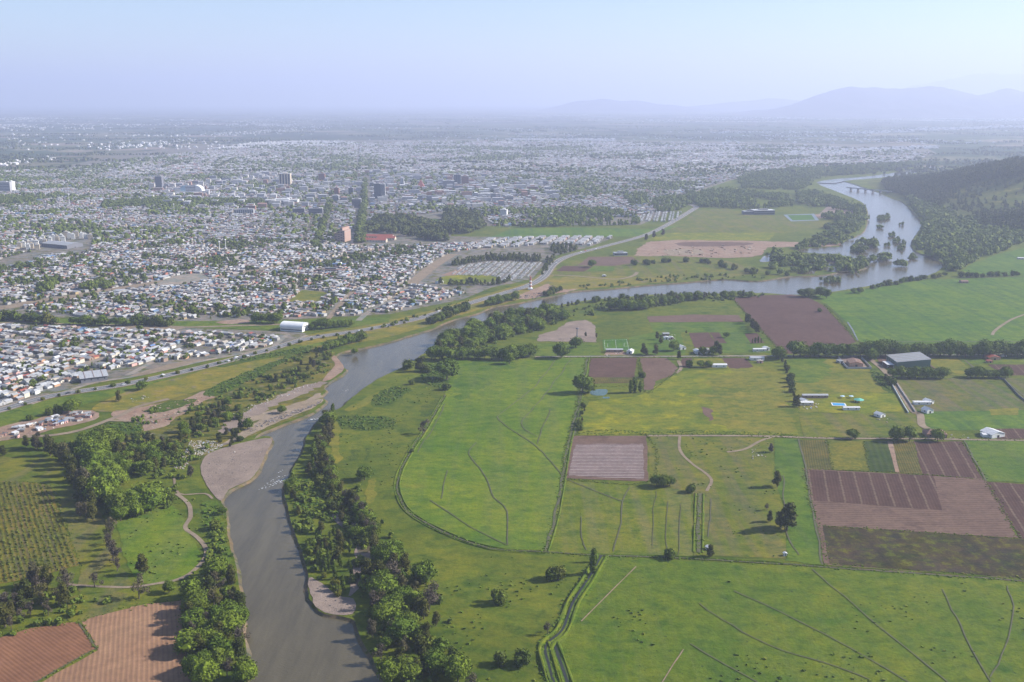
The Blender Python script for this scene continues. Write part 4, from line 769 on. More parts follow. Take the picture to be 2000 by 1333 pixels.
# ------------------------------------------------------------------ tree masses too many to tell apart
def px_points(poly, spacing, keep=1.0, zf=None):
    pts = np.array([P(*p)[:2] for p in poly]); lo, hi = pts.min(0), pts.max(0)
    gx, gy = np.meshgrid(np.arange(lo[0], hi[0], spacing), np.arange(lo[1], hi[1], spacing))
    gx = gx.ravel() + rng.uniform(-.5, .5, gx.size) * spacing; gy = gy.ravel() + rng.uniform(-.5, .5, gy.size) * spacing
    px, py = PX(gx, gy); ok = inpoly(px, py, poly) & (rng.random(gx.size) < keep)
    return gx[ok], gy[ok]
def tree_mass(name, x, y, z, h, kinds, m, protos=None):
    vs, qs, off = [], [], 0; n = len(x); kk = rng.integers(0, 10 ** 6, n)
    protos = protos or [(p[0], p[1], HEIGHT[k]) for k in kinds for p in MIDP[k]]
    which = kk % len(protos)
    for i, (V, Q, ph) in enumerate(protos):
        s = np.where(which == i)[0]
        if len(s) == 0: continue
        a = rng.uniform(0, 6.28, len(s)); sc = h[s] / ph; sx = sc * rng.uniform(0.85, 1.3, len(s))
        ca, sa = np.cos(a) * sx, np.sin(a) * sx
        X = V[None, :, 0] * ca[:, None] - V[None, :, 1] * sa[:, None] + x[s][:, None]
        Y = V[None, :, 0] * sa[:, None] + V[None, :, 1] * ca[:, None] + y[s][:, None]
        Z = V[None, :, 2] * sc[:, None] + z[s][:, None]
        vs.append(np.stack([X, Y, Z], 2).reshape(-1, 3)); q = Q[None] + (np.arange(len(s)) * len(V))[:, None, None] + off
        qs.append(q.reshape(-1, 4)); off += len(s) * len(V)
    o = stuff(obj(name, mesh_q(name, np.concatenate(vs), np.concatenate(qs), [m]))); return o
def blob(seed, n=CS2, k=0.2):
    r = np.random.default_rng(seed); V = n[0] * (1 + k * r.normal(size=(len(n[0]), 1))) * (0.5, 0.5, 0.52) + (0, 0, 0.45)
    return V, n[1], 1.0
BLOB = [blob(s) for s in range(8)]; TINY = [blob(s, CS1, 0.15) for s in range(6)]
def wood_mass(name, polys, spacing, h, kinds, m, hill=False, protos=None, gate=None):
    X, Y = [], []
    for q, keep in polys:
        a, b = px_points(q, spacing, keep); X.append(a); Y.append(b)
    X = np.concatenate(X); Y = np.concatenate(Y)
    if gate:
        g_ = np.array([noise.noise(Vector((q / gate[0], w / gate[0], 4.4))) for q, w in zip(X, Y)]) > gate[1]; X, Y = X[g_], Y[g_]
    Z = hill_h(X, Y) - 0.5 if hill else np.full(len(X), -0.3)
    return tree_mass(name, X, Y, Z, h * rng.uniform(0.55, 1.25, len(X)), kinds, m, protos)
ISL = [([(1520, 538), (1500, 520), (1510, 505), (1560, 500), (1600, 505), (1650, 500), (1700, 514), (1690, 524), (1640, 531), (1600, 537), (1550, 540)], 0.8),
       ([(1490, 500), (1530, 492), (1560, 482), (1580, 470), (1610, 458), (1660, 452), (1666, 470), (1650, 478), (1600, 484), (1540, 490), (1520, 500)], 0.75),
       ([(1610, 445), (1650, 425), (1680, 412), (1688, 424), (1686, 442), (1672, 455), (1640, 458)], 0.9),
       ([(1668, 480), (1690, 468), (1712, 470), (1716, 482), (1695, 492), (1668, 500), (1655, 508)], 0.8), ([(1700, 512), (1720, 498), (1760, 510), (1780, 518), (1762, 526), (1740, 522), (1715, 520)], 0.75),
       ([(1660, 520), (1700, 530), (1735, 532), (1700, 540), (1655, 536)], 0.55)]
ISLETS = [([(1604, 548), (1618, 543), (1638, 545), (1640, 552), (1612, 553)], 0.8), ([(1714, 424), (1736, 420), (1738, 428), (1722, 432), (1714, 430)], 1),
       ([(1752, 487), (1764, 472), (1768, 478), (1762, 492)], 0.8), ([(1735, 460), (1745, 456), (1748, 462), (1738, 464)], 1), ([(1752, 440), (1764, 436), (1766, 440), (1756, 442)], 0.6), ([(1712, 444), (1722, 442), (1724, 446), (1714, 447)], .7), ([(1728, 478), (1738, 476), (1738, 481), (1728, 482)], .7), ([(1770, 500), (1784, 498), (1790, 505), (1776, 508)], .7), ([(1742, 470), (1756, 466), (1758, 474), (1748, 478)], .8)]
wood_mass("willow_thicket", ISL, 8.5, 9, ['broad', 'bush'], L_mass, gate=(34, -0.02))
wood_mass("islet_bushes", ISLETS, 6, 4.6, ['bush'], L_mass)
RB = [([(1806, 436), (1830, 428), (1880, 430), (2010, 440), (2200, 450), (2200, 475), (2005, 472), (1960, 490), (1905, 510), (1870, 530), (1850, 528), (1846, 512), (1815, 502), (1792, 490), (1790, 476), (1802, 455)], 0.9),
      ([(1765, 386), (1785, 380), (1820, 400), (1870, 420), (1812, 436), (1792, 420), (1778, 400)], 0.95)]
wood_mass("riverbank_wood", RB, 9.5, 12, ['broad', 'dark', 'bush'], L_mass, gate=(60, -0.32))
a, b = np.meshgrid(np.arange(1080, 3700, 11.0), np.arange(2150, 4300, 11.0)); a = a.ravel() + rng.uniform(-5, 5, a.size); b = b.ravel() + rng.uniform(-5, 5, b.size)
hz_ = hill_h(a, b); nn = np.array([noise.noise(Vector((x / 210, y / 160, 2.2))) for x, y in zip(a, b)]); px_, py_ = PX(a, b, hz_)
ok = (hz_ > 5) & (px_ < 2150) & ((nn > -0.22) | ((b > 3000) & (nn > -0.6)))
clr = inpoly(px_, py_, [(1840, 405), (1870, 368), (1930, 352), (2020, 348), (2160, 352), (2160, 400), (2000, 415), (1900, 420)]); ok &= ~clr | (rng.random(len(a)) < 0.22)
tree_mass("hill_forest", a[ok], b[ok], hill_h(a[ok], b[ok]) - 0.5, rng.uniform(7, 19, ok.sum()), ['dark'], L_forest)
MW = [([(1330, 380), (1420, 372), (1540, 385), (1550, 405), (1470, 410), (1365, 405)], 0.8), ([(1555, 378), (1590, 376), (1650, 396), (1690, 408), (1690, 418), (1620, 408), (1560, 402)], 0.9), ([(1440, 350), (1500, 335), (1640, 328), (1800, 318), (1760, 332), (1700, 340), (1630, 345), (1590, 352), (1580, 366), (1560, 372), (1450, 370)], 0.75),
      ([(1270, 395), (1330, 385), (1350, 400), (1320, 415), (1280, 415)], 0.8), ([(1220, 385), (1260, 380), (1270, 398), (1230, 405)], 0.7), ([(1725, 366), (1775, 356), (1790, 368), (1760, 380)], 0.5), ([(1000, 446), (1080, 420), (1160, 410), (1240, 420), (1250, 440), (1120, 444)], 0.45), ([(1600, 425), (1680, 415), (1700, 430), (1660, 440)], 0.7)]
wood_mass("far_wood", MW, 10, 13, ['broad', 'dark', 'poplar'], L_mass, gate=(55, -0.22))
SCR = [([(200, 850), (300, 800), (430, 770), (560, 700), (645, 675), (650, 700), (640, 735), (560, 765), (480, 800), (420, 850), (390, 905), (300, 905), (230, 875)], .3), ([(556, 945), (600, 905), (645, 900), (680, 960), (720, 1020), (745, 1080), (715, 1140), (640, 1150), (605, 1110), (580, 1040)], .5), ([(650, 905), (700, 1000), (760, 1085), (820, 1100), (790, 1060), (735, 1010), (690, 930)], .25),
       ([(355, 1150), (395, 1095), (430, 1020), (445, 1060), (466, 1115), (420, 1110)], .7), ([(358, 1180), (372, 1180), (380, 1260), (388, 1345), (376, 1345), (366, 1280)], .8), ([(95, 880), (220, 850), (380, 890), (350, 960), (330, 1000), (200, 1010)], .5), ([(0, 1190), (130, 1150), (250, 1190), (160, 1210), (0, 1248)], .45), ([(700, 1130), (830, 1120), (880, 1200), (935, 1345), (900, 1345), (760, 1345), (705, 1240)], .7), ([(870, 600), (700, 655), (640, 690), (660, 660), (800, 632)], .3), ([(820, 720), (880, 660), (1000, 620), (1300, 576), (1500, 575), (1480, 582), (1200, 606), (1000, 660), (880, 705)], .35), ([(1130, 560), (1300, 540), (1490, 535), (1500, 545), (1300, 552), (1150, 566)], .25)]
wood_mass("riverside_scrub", SCR, 4.6, 3.4, ['bush'], L_mass, gate=(16, -0.05))
PK = [([(712, 462), (730, 430), (790, 425), (850, 445), (870, 462), (820, 468), (765, 458), (712, 456)], 0.55), ([(855, 445), (875, 418), (930, 420), (948, 445), (920, 456), (880, 462)], 0.95), ([(830, 470), (850, 455), (876, 460), (874, 472)], 0.9)]
wood_mass("park_wood", PK, 11, 17, ['dark', 'broad'], L_forest)
AV = [([(694, 476), (712, 476), (713, 440), (715, 400), (716, 352), (711, 352), (707, 400), (700, 440)], 0.9), ([(612, 482), (622, 482), (640, 430), (648, 395), (642, 395), (632, 430)], 0.5), ([(200, 398), (380, 392), (512, 395), (514, 402), (380, 402), (200, 408)], 0.8), ([(0, 390), (60, 388), (70, 398), (0, 402)], 0.7), ([(70, 570), (90, 560), (110, 556), (112, 566), (80, 574)], 1), ([(160, 560), (200, 552), (222, 558), (220, 566), (165, 570)], 1)]
wood_mass("avenue_trees", AV, 9, 12, ['broad'], L_town)
CY = [([(882, 516), (960, 502), (1056, 506), (1052, 514), (960, 510), (885, 522)], 0.9), ([(858, 554), (960, 556), (1000, 548), (1000, 551), (960, 560), (860, 558)], 0.7), ([(1060, 510), (1085, 505), (1070, 530), (1056, 540)], 0.5), ([(1070, 487), (1100, 477), (1130, 490), (1100, 500), (1080, 500)], 0.5)]
wood_mass("cemetery_trees", CY, 8, 10, ['dark'], L_forest)
#@@PART4
# ------------------------------------------------------------------ town houses
def island_mat(name, stops, rough=0.6, metal=0.0):
    m, t, b = mat_new(name); b.inputs["Roughness"].default_value = rough; b.inputs["Metallic"].default_value = metal
    g = t.nodes.new("ShaderNodeNewGeometry"); col = ramp(t, g.outputs["Random Per Island"], stops, 'CONSTANT')
    col = mix(t, 1.0, col, ramp(t, noise_tex(t, g.outputs["Position"], 0.35, 3), [(0.35, (0.72,)), (0.7, (1.0,))]), 'MULTIPLY')
    t.links.new(col, b.inputs["Base Color"]); return m
ROOF_STOPS = [(0, (0.48, 0.48, 0.49)), (0.2, (0.31, 0.31, 0.32)), (0.34, (0.56, 0.56, 0.56)), (0.47, (0.18, 0.17, 0.17)), (0.57, (0.66, 0.65, 0.64)), (0.62, (0.42, 0.35, 0.30)), (0.70, (0.46, 0.35, 0.31)), (0.77, (0.27, 0.16, 0.115)), (0.83, (0.34, 0.09, 0.06)), (0.87, (0.42, 0.36, 0.28)), (0.92, (0.13, 0.12, 0.12)), (0.97, (0.15, 0.24, 0.40))]
WALL_STOPS = [(0, (0.46, 0.44, 0.41)), (0.25, (0.38, 0.33, 0.28)), (0.4, (0.62, 0.60, 0.57)), (0.52, (0.28, 0.24, 0.21)), (0.68, (0.45, 0.36, 0.28)), (0.75, (0.45, 0.42, 0.40)), (0.9, (0.55, 0.22, 0.15)), (0.94, (0.55, 0.42, 0.22)), (0.97, (0.25, 0.35, 0.42))]
M_roofs = island_mat("town_roofs", [(p_, tuple(.84 * k for k in c_)) for p_, c_ in ROOF_STOPS], 0.6); M_walls = island_mat("town_walls", [(p_, tuple(.8 * k for k in c_)) for p_, c_ in WALL_STOPS], 0.9)
M_roofs_far = island_mat("far_town_roofs", [(0, (0.46, 0.45, 0.45)), (0.25, (0.66, 0.64, 0.63)), (0.45, (0.3, 0.29, 0.28)), (0.65, (0.52, 0.49, 0.46)), (0.8, (0.34, 0.17, 0.12)), (0.9, (0.2, 0.2, 0.2))], 0.6)
def houses_mass(name, cx, cy, ang, w, l, h, rise, mats, z0=None):
    """gable-roofed houses as one mesh: w across the ridge, l along it"""
    n = len(cx); z0 = np.zeros(n) if z0 is None else z0
    bx = np.stack([-w, w, w, -w, -w, w, w, -w, np.zeros(n), np.zeros(n)], 1) / 2
    by = np.stack([-l, -l, l, l, -l, -l, l, l, -l, l], 1) / 2
    bz = np.stack([z0 - .3] * 4 + [z0 + h] * 4 + [z0 + h + rise] * 2, 1)
    c, s = np.cos(ang)[:, None], np.sin(ang)[:, None]
    v = np.stack([bx * c - by * s + cx[:, None], bx * s + by * c + cy[:, None], bz], 2).reshape(-1, 3)
    base = np.array([0, 1, 5, 4, 1, 2, 6, 5, 2, 3, 7, 6, 3, 0, 4, 7, 4, 5, 8, 6, 7, 9, 5, 6, 9, 8, 7, 4, 8, 9])
    st = np.array([0, 4, 8, 12, 16, 19, 22, 26]); mi = np.array([0, 0, 0, 0, 0, 0, 1, 1])
    loops = (base[None] + 10 * np.arange(n)[:, None]).ravel(); starts = (st[None] + 30 * np.arange(n)[:, None]).ravel()
    return stuff(obj(name, mesh_np(name, v, loops, starts, mats, np.tile(mi, n))))
EXC = []     # photo polygons kept free of houses
def strip_poly(pts, half):
    w = [Vector(P(*p)) for p in smooth_px(pts, 3)]; a, b = [], []
    for i in range(len(w)):
        d = (w[min(i + 1, len(w) - 1)] - w[max(i - 1, 0)]).normalized(); n = Vector((-d.y, d.x, 0)) * half
        q = w[i] + n; a.append(tuple(float(k) for k in PX(q.x, q.y))); q = w[i] - n; b.append(tuple(float(k) for k in PX(q.x, q.y)))
    return a + b[::-1]
EXC += [strip_poly(TAN, 15), strip_poly(DR, 14), strip_poly([(395, 545), (450, 540), (520, 525), (600, 512), (700, 495), (760, 485)], 9), strip_poly(HW, 14),
        strip_poly([(694, 476), (704, 440), (712, 400), (716, 345)], 20), strip_poly([(617, 482), (636, 430), (646, 390)], 12), strip_poly([(70, 755), (130, 725), (200, 700), (270, 680), (300, 670), (345, 655)], 6), strip_poly([(250, 733), (290, 712), (330, 690), (360, 670)], 5.5),
        strip_poly([(700, 627), (720, 610), (760, 590), (800, 560)], 6), strip_poly([(640, 625), (660, 600), (690, 570)], 6),
        [(300, 560), (350, 536), (400, 534), (408, 546), (356, 558)], [(560, 592), (590, 565), (644, 570), (624, 590)], [(838, 560), (870, 510), (960, 506), (1068, 508), (1040, 545), (1000, 556), (900, 566)],
        [(730, 480), (712, 462), (728, 430), (790, 424), (880, 412), (950, 430), (950, 455), (890, 465), (880, 472), (800, 482)], [(960, 464), (1000, 445), (1130, 444), (1270, 447), (1335, 438), (1265, 463), (1120, 464)], [(80, 500), (85, 470), (180, 466), (180, 494)], [(525, 660), (545, 630), (605, 630), (600, 658)], [(145, 755), (160, 722), (215, 722), (215, 748)], [(30, 492), (30, 476), (110, 462), (180, 458), (180, 478), (80, 494)], [(-10, 510), (60, 492), (90, 494), (60, 512), (0, 524)]]
HX, HY, HA = {}, {}, {}
def lattice(poly, ang, su, tu, street, cross, keep, jit):
    """house sites: rows back to back along a street direction"""
    pts = np.array([P(*p)[:2] for p in poly]); a = math.radians(ang); R_ = np.array([[math.cos(a), math.sin(a)], [-math.sin(a), math.cos(a)]])
    q = pts @ R_.T; lo, hi = q.min(0), q.max(0)
    ns, ntt = int((hi[0] - lo[0]) / su) + 1, int((hi[1] - lo[1]) / (2 * tu + street)) + 1
    si, ti, side = np.meshgrid(np.arange(ns), np.arange(ntt), [0, 1], indexing='ij')
    s = lo[0] + si * su + (si // cross) * street * 0.9; t = lo[1] + ti * (2 * tu + street) + side * tu
    s = s.ravel() + rng.normal(0, jit, s.size); t = t.ravel() + rng.normal(0, jit, t.size)
    x = s * R_[0, 0] + t * R_[1, 0]; y = s * R_[0, 1] + t * R_[1, 1]
    px, py = PX(x, y); ok = inpoly(px, py, poly) & (rng.random(x.size) < keep)
    for e in EXC: ok &= ~inpoly(px, py, e)
    return x[ok], y[ok], a, (ti.ravel() * 2 + side.ravel())[ok], si.ravel()[ok]
def nz(x, y, sc, seed): return np.array([noise.noise(Vector((a / sc, b / sc, seed))) for a, b in zip(x, y)])
# --- nearest quarter: every house an object
ROOFC = {'pale grey': (0.41, 0.415, 0.425), 'white': (0.68, 0.67, 0.66), 'mid grey': (0.34, 0.34, 0.34), 'dark grey': (0.17, 0.165, 0.16), 'rust brown': (0.25, 0.145, 0.10), 'brick red': (0.36, 0.10, 0.065), 'blue': (0.14, 0.22, 0.40), 'sandy': (0.45, 0.39, 0.31)}
WALLC = {'cream': (0.62, 0.56, 0.46), 'white': (0.74, 0.73, 0.70), 'grey': (0.40, 0.39, 0.38), 'orange': (0.50, 0.30, 0.18), 'brown': (0.30, 0.21, 0.16), 'pink': (0.62, 0.36, 0.32)}
M_R = {k: plain("roof_" + k.replace(" ", "_"), c, 0.5, 0.3, 0.5) for k, c in ROOFC.items()}; M_W = {k: plain("wall_" + k, c, 0.9, 0.25, 0.5) for k, c in WALLC.items()}
M_dark = plain("dark_opening", (0.03, 0.032, 0.035), 0.3)
def gable_parts(w, l, h, rise, over=0.35, hip=0.0, shed=False):
    W_, L_ = w / 2, l / 2
    if shed: wv = [(-W_, -L_, 0), (W_, -L_, 0), (W_, L_, 0), (-W_, L_, 0), (-W_, -L_, h), (W_, -L_, h + rise), (W_, L_, h + rise), (-W_, L_, h)]; wf = [(0, 1, 5, 4), (1, 2, 6, 5), (2, 3, 7, 6), (3, 0, 4, 7), (4, 5, 6, 7)]
    else: wv = [(-W_, -L_, 0), (W_, -L_, 0), (W_, L_, 0), (-W_, L_, 0), (-W_, -L_, h), (W_, -L_, h), (W_, L_, h), (-W_, L_, h)] + ([(0, -L_, h + rise), (0, L_, h + rise)] if not hip else []); wf = [(0, 1, 5, 4), (1, 2, 6, 5), (2, 3, 7, 6), (3, 0, 4, 7)] + ([(4, 5, 8), (6, 7, 9)] if not hip else [(4, 5, 6, 7)])
    A, B = W_ + over, L_ + over; e = h - over * (rise / W_ if not shed else 0) + 0.06; th = 0.14
    if shed:
        s_ = rise / w; lo_, hi_ = h - over * s_ + .06, h + rise + over * s_ + .06
        rv = [(-A, -B, lo_), (A, -B, hi_), (A, B, hi_), (-A, B, lo_)]; rv += [(x, y, z + th) for x, y, z in rv]; rf = [(3, 2, 1, 0), (4, 5, 6, 7), (0, 1, 5, 4), (1, 2, 6, 5), (2, 3, 7, 6), (3, 0, 4, 7)]
    else:
        k = B - hip * L_; rv = [(-A, -B, e), (A, -B, e), (A, B, e), (-A, B, e), (0, -k, h + rise + .06), (0, k, h + rise + .06)]; m_ = len(rv); rv += [(x, y, z + th) for x, y, z in rv]
        rf = [(1, 2, 5, 4), (3, 0, 4, 5)]; 
        if hip: rf += [(0, 1, 4), (2, 3, 5)]
        rf = [tuple(i + m_ for i in q) for q in rf] + [tuple(reversed(q)) for q in rf]
        ring = [0, 1, 2, 3] if hip else [0, 4, 1, 2, 5, 3]
        if hip: rf += [(ring[i], ring[(i + 1) % 4], ring[(i + 1) % 4] + m_, ring[i] + m_) for i in range(4)]
        else: rf += [(0, 4, 4 + m_, m_), (4, 1, 1 + m_, 4 + m_), (1, 2, 2 + m_, 1 + m_), (2, 5, 5 + m_, 2 + m_), (5, 3, 3 + m_, 5 + m_), (3, 0, m_, 3 + m_)]
    return wv, wf, rv, rf
def box_faces(lo, hi):
    v = [(lo[0], lo[1], lo[2]), (hi[0], lo[1], lo[2]), (hi[0], hi[1], lo[2]), (lo[0], hi[1], lo[2]), (lo[0], lo[1], hi[2]), (hi[0], lo[1], hi[2]), (hi[0], hi[1], hi[2]), (lo[0], hi[1], hi[2])]
    return v, [(3, 2, 1, 0), (4, 5, 6, 7), (0, 1, 5, 4), (1, 2, 6, 5), (2, 3, 7, 6), (3, 0, 4, 7)]
def box_part(name, lo, hi, m, parent):
    v, f = box_faces(lo, hi); return obj(name, mesh_py(name, v, f, [m]), parent)
HP = []
for s in range(6):
    w, l, h, rise = [(6.2, 8, 2.5, 1.1), (5.6, 7, 2.4, 1.3), (6.8, 9, 2.6, 1.0), (5.2, 6.4, 4.6, 1.2), (6.0, 8.5, 2.4, 0.9), (6.5, 7.2, 2.6, 1.6)][s]
    wv, wf, rv, rf = gable_parts(w, l, h, rise, shed=(s == 4))
    HP.append((mesh_py("wall", wv, wf, [M_W['white']]), mesh_py("roof", rv, rf, [M_R['white']]), s, mesh_py("door", *box_faces((-0.5, -l / 2 - .06, 0), (0.5, -l / 2 + .02, 2.05)), [M_dark])))
ax, ay, aa, arow, acol = lattice(A_POLY, -24, 6.6, 7.6, 6.5, 14, 0.95, 0.6)
keepa = nz(ax, ay, 28, 5.5) > -0.38; ax, ay, arow, acol = ax[keepa], ay[keepa], arow[keepa], acol[keepa]
dd = np.hypot(ax, ay); px_, py_ = PX(ax, ay); vis = (px_ > -12); order = np.argsort(np.where(vis, dd, 1e9)); pick = order[:300]; rest = np.setdiff1d(np.arange(len(ax)), pick)
rowrank = {r: i for i, r in enumerate(sorted(set(arow[pick])))}; seen_rows = {}
for i in pick[np.lexsort((px_[pick], arow[pick]))]:
    rc = random.choices(list(ROOFC), [38, 11, 20, 11, 8, 4, 2, 6])[0]; wc = random.choices(list(WALLC), [4, 4, 5, 1, 4, 1])[0]; wme, rme, pi, dme = random.choice(HP)
    k = seen_rows.get(arow[i], 0); seen_rows[arow[i]] = k + 1
    o = empty("house", (ax[i], ay[i], 0.12), aa + random.choice([0, 0, math.pi / 2, math.pi]) + random.gauss(0, .05)); s_ = random.uniform(0.8, 1.05); o.scale = (s_, random.uniform(0.85, 1.1), random.uniform(0.85, 1.05))
    for nm, me, mm in (("wall", wme, M_W[wc]), ("roof", rme, M_R[rc]), ("door", dme, None)):
        c = obj(nm, me, o)
        if mm: c.material_slots[0].link = 'OBJECT'; c.material_slots[0].material = mm
    tag(o, f"{rc} roofed {wc} house, {nth(k)} from the left in row {rowrank[arow[i]] + 1} above the highway", "house", "small houses of the nearest quarter")
# --- the rest of the town
def rest_district(polys, ang, su, tu, street, cross, keep, jit, wr, lr, hr):
    xs, ys, an = [], [], []
    for q in polys:
        x, y, a, _, _ = lattice(q, ang, su, tu, street, cross, keep, jit); xs.append(x); ys.append(y); an.append(np.full(len(x), a))
    x, y, a = np.concatenate(xs), np.concatenate(ys), np.concatenate(an); return x, y, a
B_POLY = [(-300, 606), (-100, 598), (0, 590), (60, 612), (150, 617), (350, 624), (560, 620), (700, 616), (760, 610), (905, 576), (905, 560), (880, 568), (812, 556), (880, 494), (960, 480), (1060, 476), (1060, 472), (880, 476), (700, 482), (640, 470), (-300, 470)]
C_POLY = [(-500, 470), (640, 470), (700, 462), (720, 440), (800, 425), (950, 425), (960, 442), (1000, 444), (1090, 428), (1240, 425), (1330, 400), (1310, 388), (1330, 380), (1430, 350), (1500, 335), (-500, 340)]
D_POLY = [(-900, 342), (1500, 337), (1620, 326), (1780, 320), (1820, 300), (1700, 290), (1500, 284), (1200, 278), (950, 276), (700, 281), (560, 284), (420, 294), (300, 306), (120, 332), (-200, 340)]
TX, TY, TH = [], [], []
def town(name, polys, ang, su, tu, street, cross, keep, jit, wm, lm, hm, thr, scl, mats, tfrac, th):
    x, y, a = rest_district(polys, ang, su, tu, street, cross, keep, jit, 1, 1, 1)
    n1 = nz(x, y, scl, 3.3) + 0.6 * nz(x, y, scl / 3.1, 8.1); n = len(x); u = rng.random(n)
    ish = (n1 + 0.9 * (u - 0.5)) > thr
    hx, hy, ha = x[ish], y[ish], a[ish] + rng.choice([0, math.pi / 2], ish.sum()) + rng.normal(0, 0.05, ish.sum()); k = len(hx)
    big = np.where(rng.random(k) < (0.09 if wm > 8 else 0.03), rng.uniform(1.5, 3.2, k), 1.0)
    houses_mass(name, hx, hy, ha, wm * rng.uniform(0.7, 1.2, k) * big, lm * rng.uniform(0.7, 1.3, k) * big, hm * rng.uniform(0.8, 1.6, k), rng.uniform(0.3, 1.7, k), mats)
    g_ = rng.random(k) < 0.3; TX.append(hx[g_] + rng.choice([-1, 1], g_.sum()) * su * .55); TY.append(hy[g_] + rng.normal(0, 2, g_.sum()) - tu * .45); TH.append(th * rng.uniform(0.35, .8, g_.sum()))
    t_ = ~ish & (rng.random(n) < tfrac); TX.append(x[t_] + rng.normal(0, 2, t_.sum())); TY.append(y[t_] + rng.normal(0, 2, t_.sum())); TH.append(th * rng.uniform(0.5, 1.3, t_.sum()))
houses_mass("house_mass", ax[rest], ay[rest], np.full(len(rest), aa) + rng.choice([0, math.pi / 2], len(rest)), rng.uniform(5, 7.5, len(rest)), rng.uniform(6, 9, len(rest)), rng.uniform(2.3, 3.4, len(rest)), rng.uniform(.6, 1.6, len(rest)), [M_walls, M_roofs])
gx, gy = px_points(A_POLY, 10); k_ = nz(gx, gy, 30, 1.1) > 0.05; TX.append(gx[k_]); TY.append(gy[k_]); TH.append(rng.uniform(2.5, 6, k_.sum()))
town("house_mass", [B_POLY], -28, 7.0, 7.8, 6.5, 13, 0.95, 0.8, 5.9, 7.2, 2.2, -0.32, 100, [M_walls, M_roofs], 0.9, 6.5)
town("house_mass", [C_POLY], 8, 9.2, 10.2, 9, 11, 0.95, 1.1, 7.4, 9, 3.2, -0.2, 210, [M_walls, M_roofs], 0.75, 9)
town("house_mass", [D_POLY], 8, 14, 15, 11, 10, 0.92, 2.0, 10.5, 13, 3.6, -0.2, 480, [M_walls, M_roofs_far], 0.6, 11)
mx_, my_, ma_, _, _ = lattice([(480, 345), (760, 338), (1080, 352), (1090, 398), (900, 410), (740, 402), (520, 412), (280, 400), (300, 360)], 8, 34, 38, 14, 4, .55, 6); k = len(mx_)
houses_mass("mid_rise_mass", mx_, my_, np.full(k, ma_) + rng.choice([0, math.pi / 2], k), rng.uniform(10, 20, k), rng.uniform(14, 34, k), rng.uniform(6, 17, k), np.full(k, .2), [island_mat("mid_rise_walls", [(0, (0.52, 0.50, 0.48)), (.3, (0.34, 0.34, 0.36)), (.55, (0.62, 0.58, 0.52)), (.75, (0.36, 0.22, 0.17)), (.87, (0.24, 0.25, 0.28))], .8), M_roofs_far])
TER = [(920, 478), (960, 468), (1080, 463), (1200, 464), (1150, 480), (1060, 478), (1000, 484), (930, 486)]
sx, sy, sa, _, _ = lattice(TER, 76, 8, 8, 9, 4, 0.9, 0.3); k = len(sx)
houses_mass("terrace_mass", sx, sy, np.full(k, sa), rng.uniform(5.5, 7, k), np.full(k, 7.0), np.full(k, 3.8), np.full(k, 1.5), [M_walls, island_mat("terrace_roofs", [(0, (0.46, 0.45, 0.44)), (0.4, (0.56, 0.55, 0.54)), (0.8, (0.36, 0.35, 0.35))])])
# far estates in pale rows, farther sheds
M_pale = island_mat("pale_walls", [(0, (0.75, 0.73, 0.70)), (0.5, (0.66, 0.63, 0.6))])
fx, fy = [], []
for q, sp_ in (([(520, 277), (620, 276), (700, 279), (700, 284), (560, 288), (400, 292)], 26), ([(990, 272), (1200, 272), (1205, 276), (990, 276)], 28), ([(1600, 262), (1700, 256), (1960, 246), (1970, 250), (1700, 262)], 60), ([(1480, 300), (1830, 285), (1840, 290), (1500, 308)], 30), ([(180, 290), (380, 270), (385, 276), (200, 296)], 60), ([(0, 318), (100, 306), (110, 312), (0, 326)], 45), ([(420, 262), (640, 246), (650, 252), (430, 268)], 80), ([(1000, 225), (1150, 224), (1150, 227), (1000, 228)], 150)):
    a_, b_ = px_points(q, sp_, 0.7); fx.append(a_); fy.append(b_)
for i in range(80):
    yy = 6500 + 11000 * random.random() ** 1.3; xx = random.uniform(-0.58, 0.58) * yy; m_ = random.randint(10, 60); sd = random.uniform(60, 260)
    fx.append(xx + rng.normal(0, sd * 2.2, m_)); fy.append(yy + rng.normal(0, sd, m_))
fx, fy = np.concatenate(fx), np.concatenate(fy); k = len(fx)
houses_mass("far_estate_mass", fx, fy, np.full(k, 0.14), rng.uniform(9, 16, k), rng.uniform(12, 40, k), rng.uniform(4, 8, k), rng.uniform(.5, 3, k), [M_pale, M_pale])
TXa, TYa, THa = np.concatenate(TX), np.concatenate(TY), np.concatenate(TH); near = np.hypot(TXa, TYa) < 2300
tree_mass("town_trees", TXa[near], TYa[near], np.full(near.sum(), -0.2), THa[near], ['broad', 'dark', 'bush'], L_town)
tree_mass("town_trees", TXa[~near], TYa[~near], np.full((~near).sum(), -0.2), THa[~near], None, L_town, BLOB)
# far hedgerows and woods over the plain
X, Y, Hh = [], [], []
for i in range(650):
    yy = 4300 + 17000 * random.random() ** 1.6; xx = random.uniform(-0.62, 0.62) * yy
    px_, py_ = PX(xx, yy)
    if inpoly(np.array([px_]), np.array([py_]), CITY)[0] and random.random() < 0.8: continue
    a = random.choice([0.14, 0.14, 0.14 + math.pi / 2, -0.3]); ln = random.uniform(150, 700); m_ = int(ln / 14); s = np.linspace(-ln / 2, ln / 2, m_); wd = random.choice([0, 0, 25, 60])
    X.append(xx + s * math.cos(a) + rng.normal(0, 3 + wd, m_)); Y.append(yy + s * math.sin(a) + rng.normal(0, 3 + wd, m_)); Hh.append(rng.uniform(8, 20, m_))
X, Y, Hh = np.concatenate(X), np.concatenate(Y), np.concatenate(Hh)
tree_mass("plain_trees", X, Y, np.full(len(X), -.3), Hh, None, L_forest, TINY)

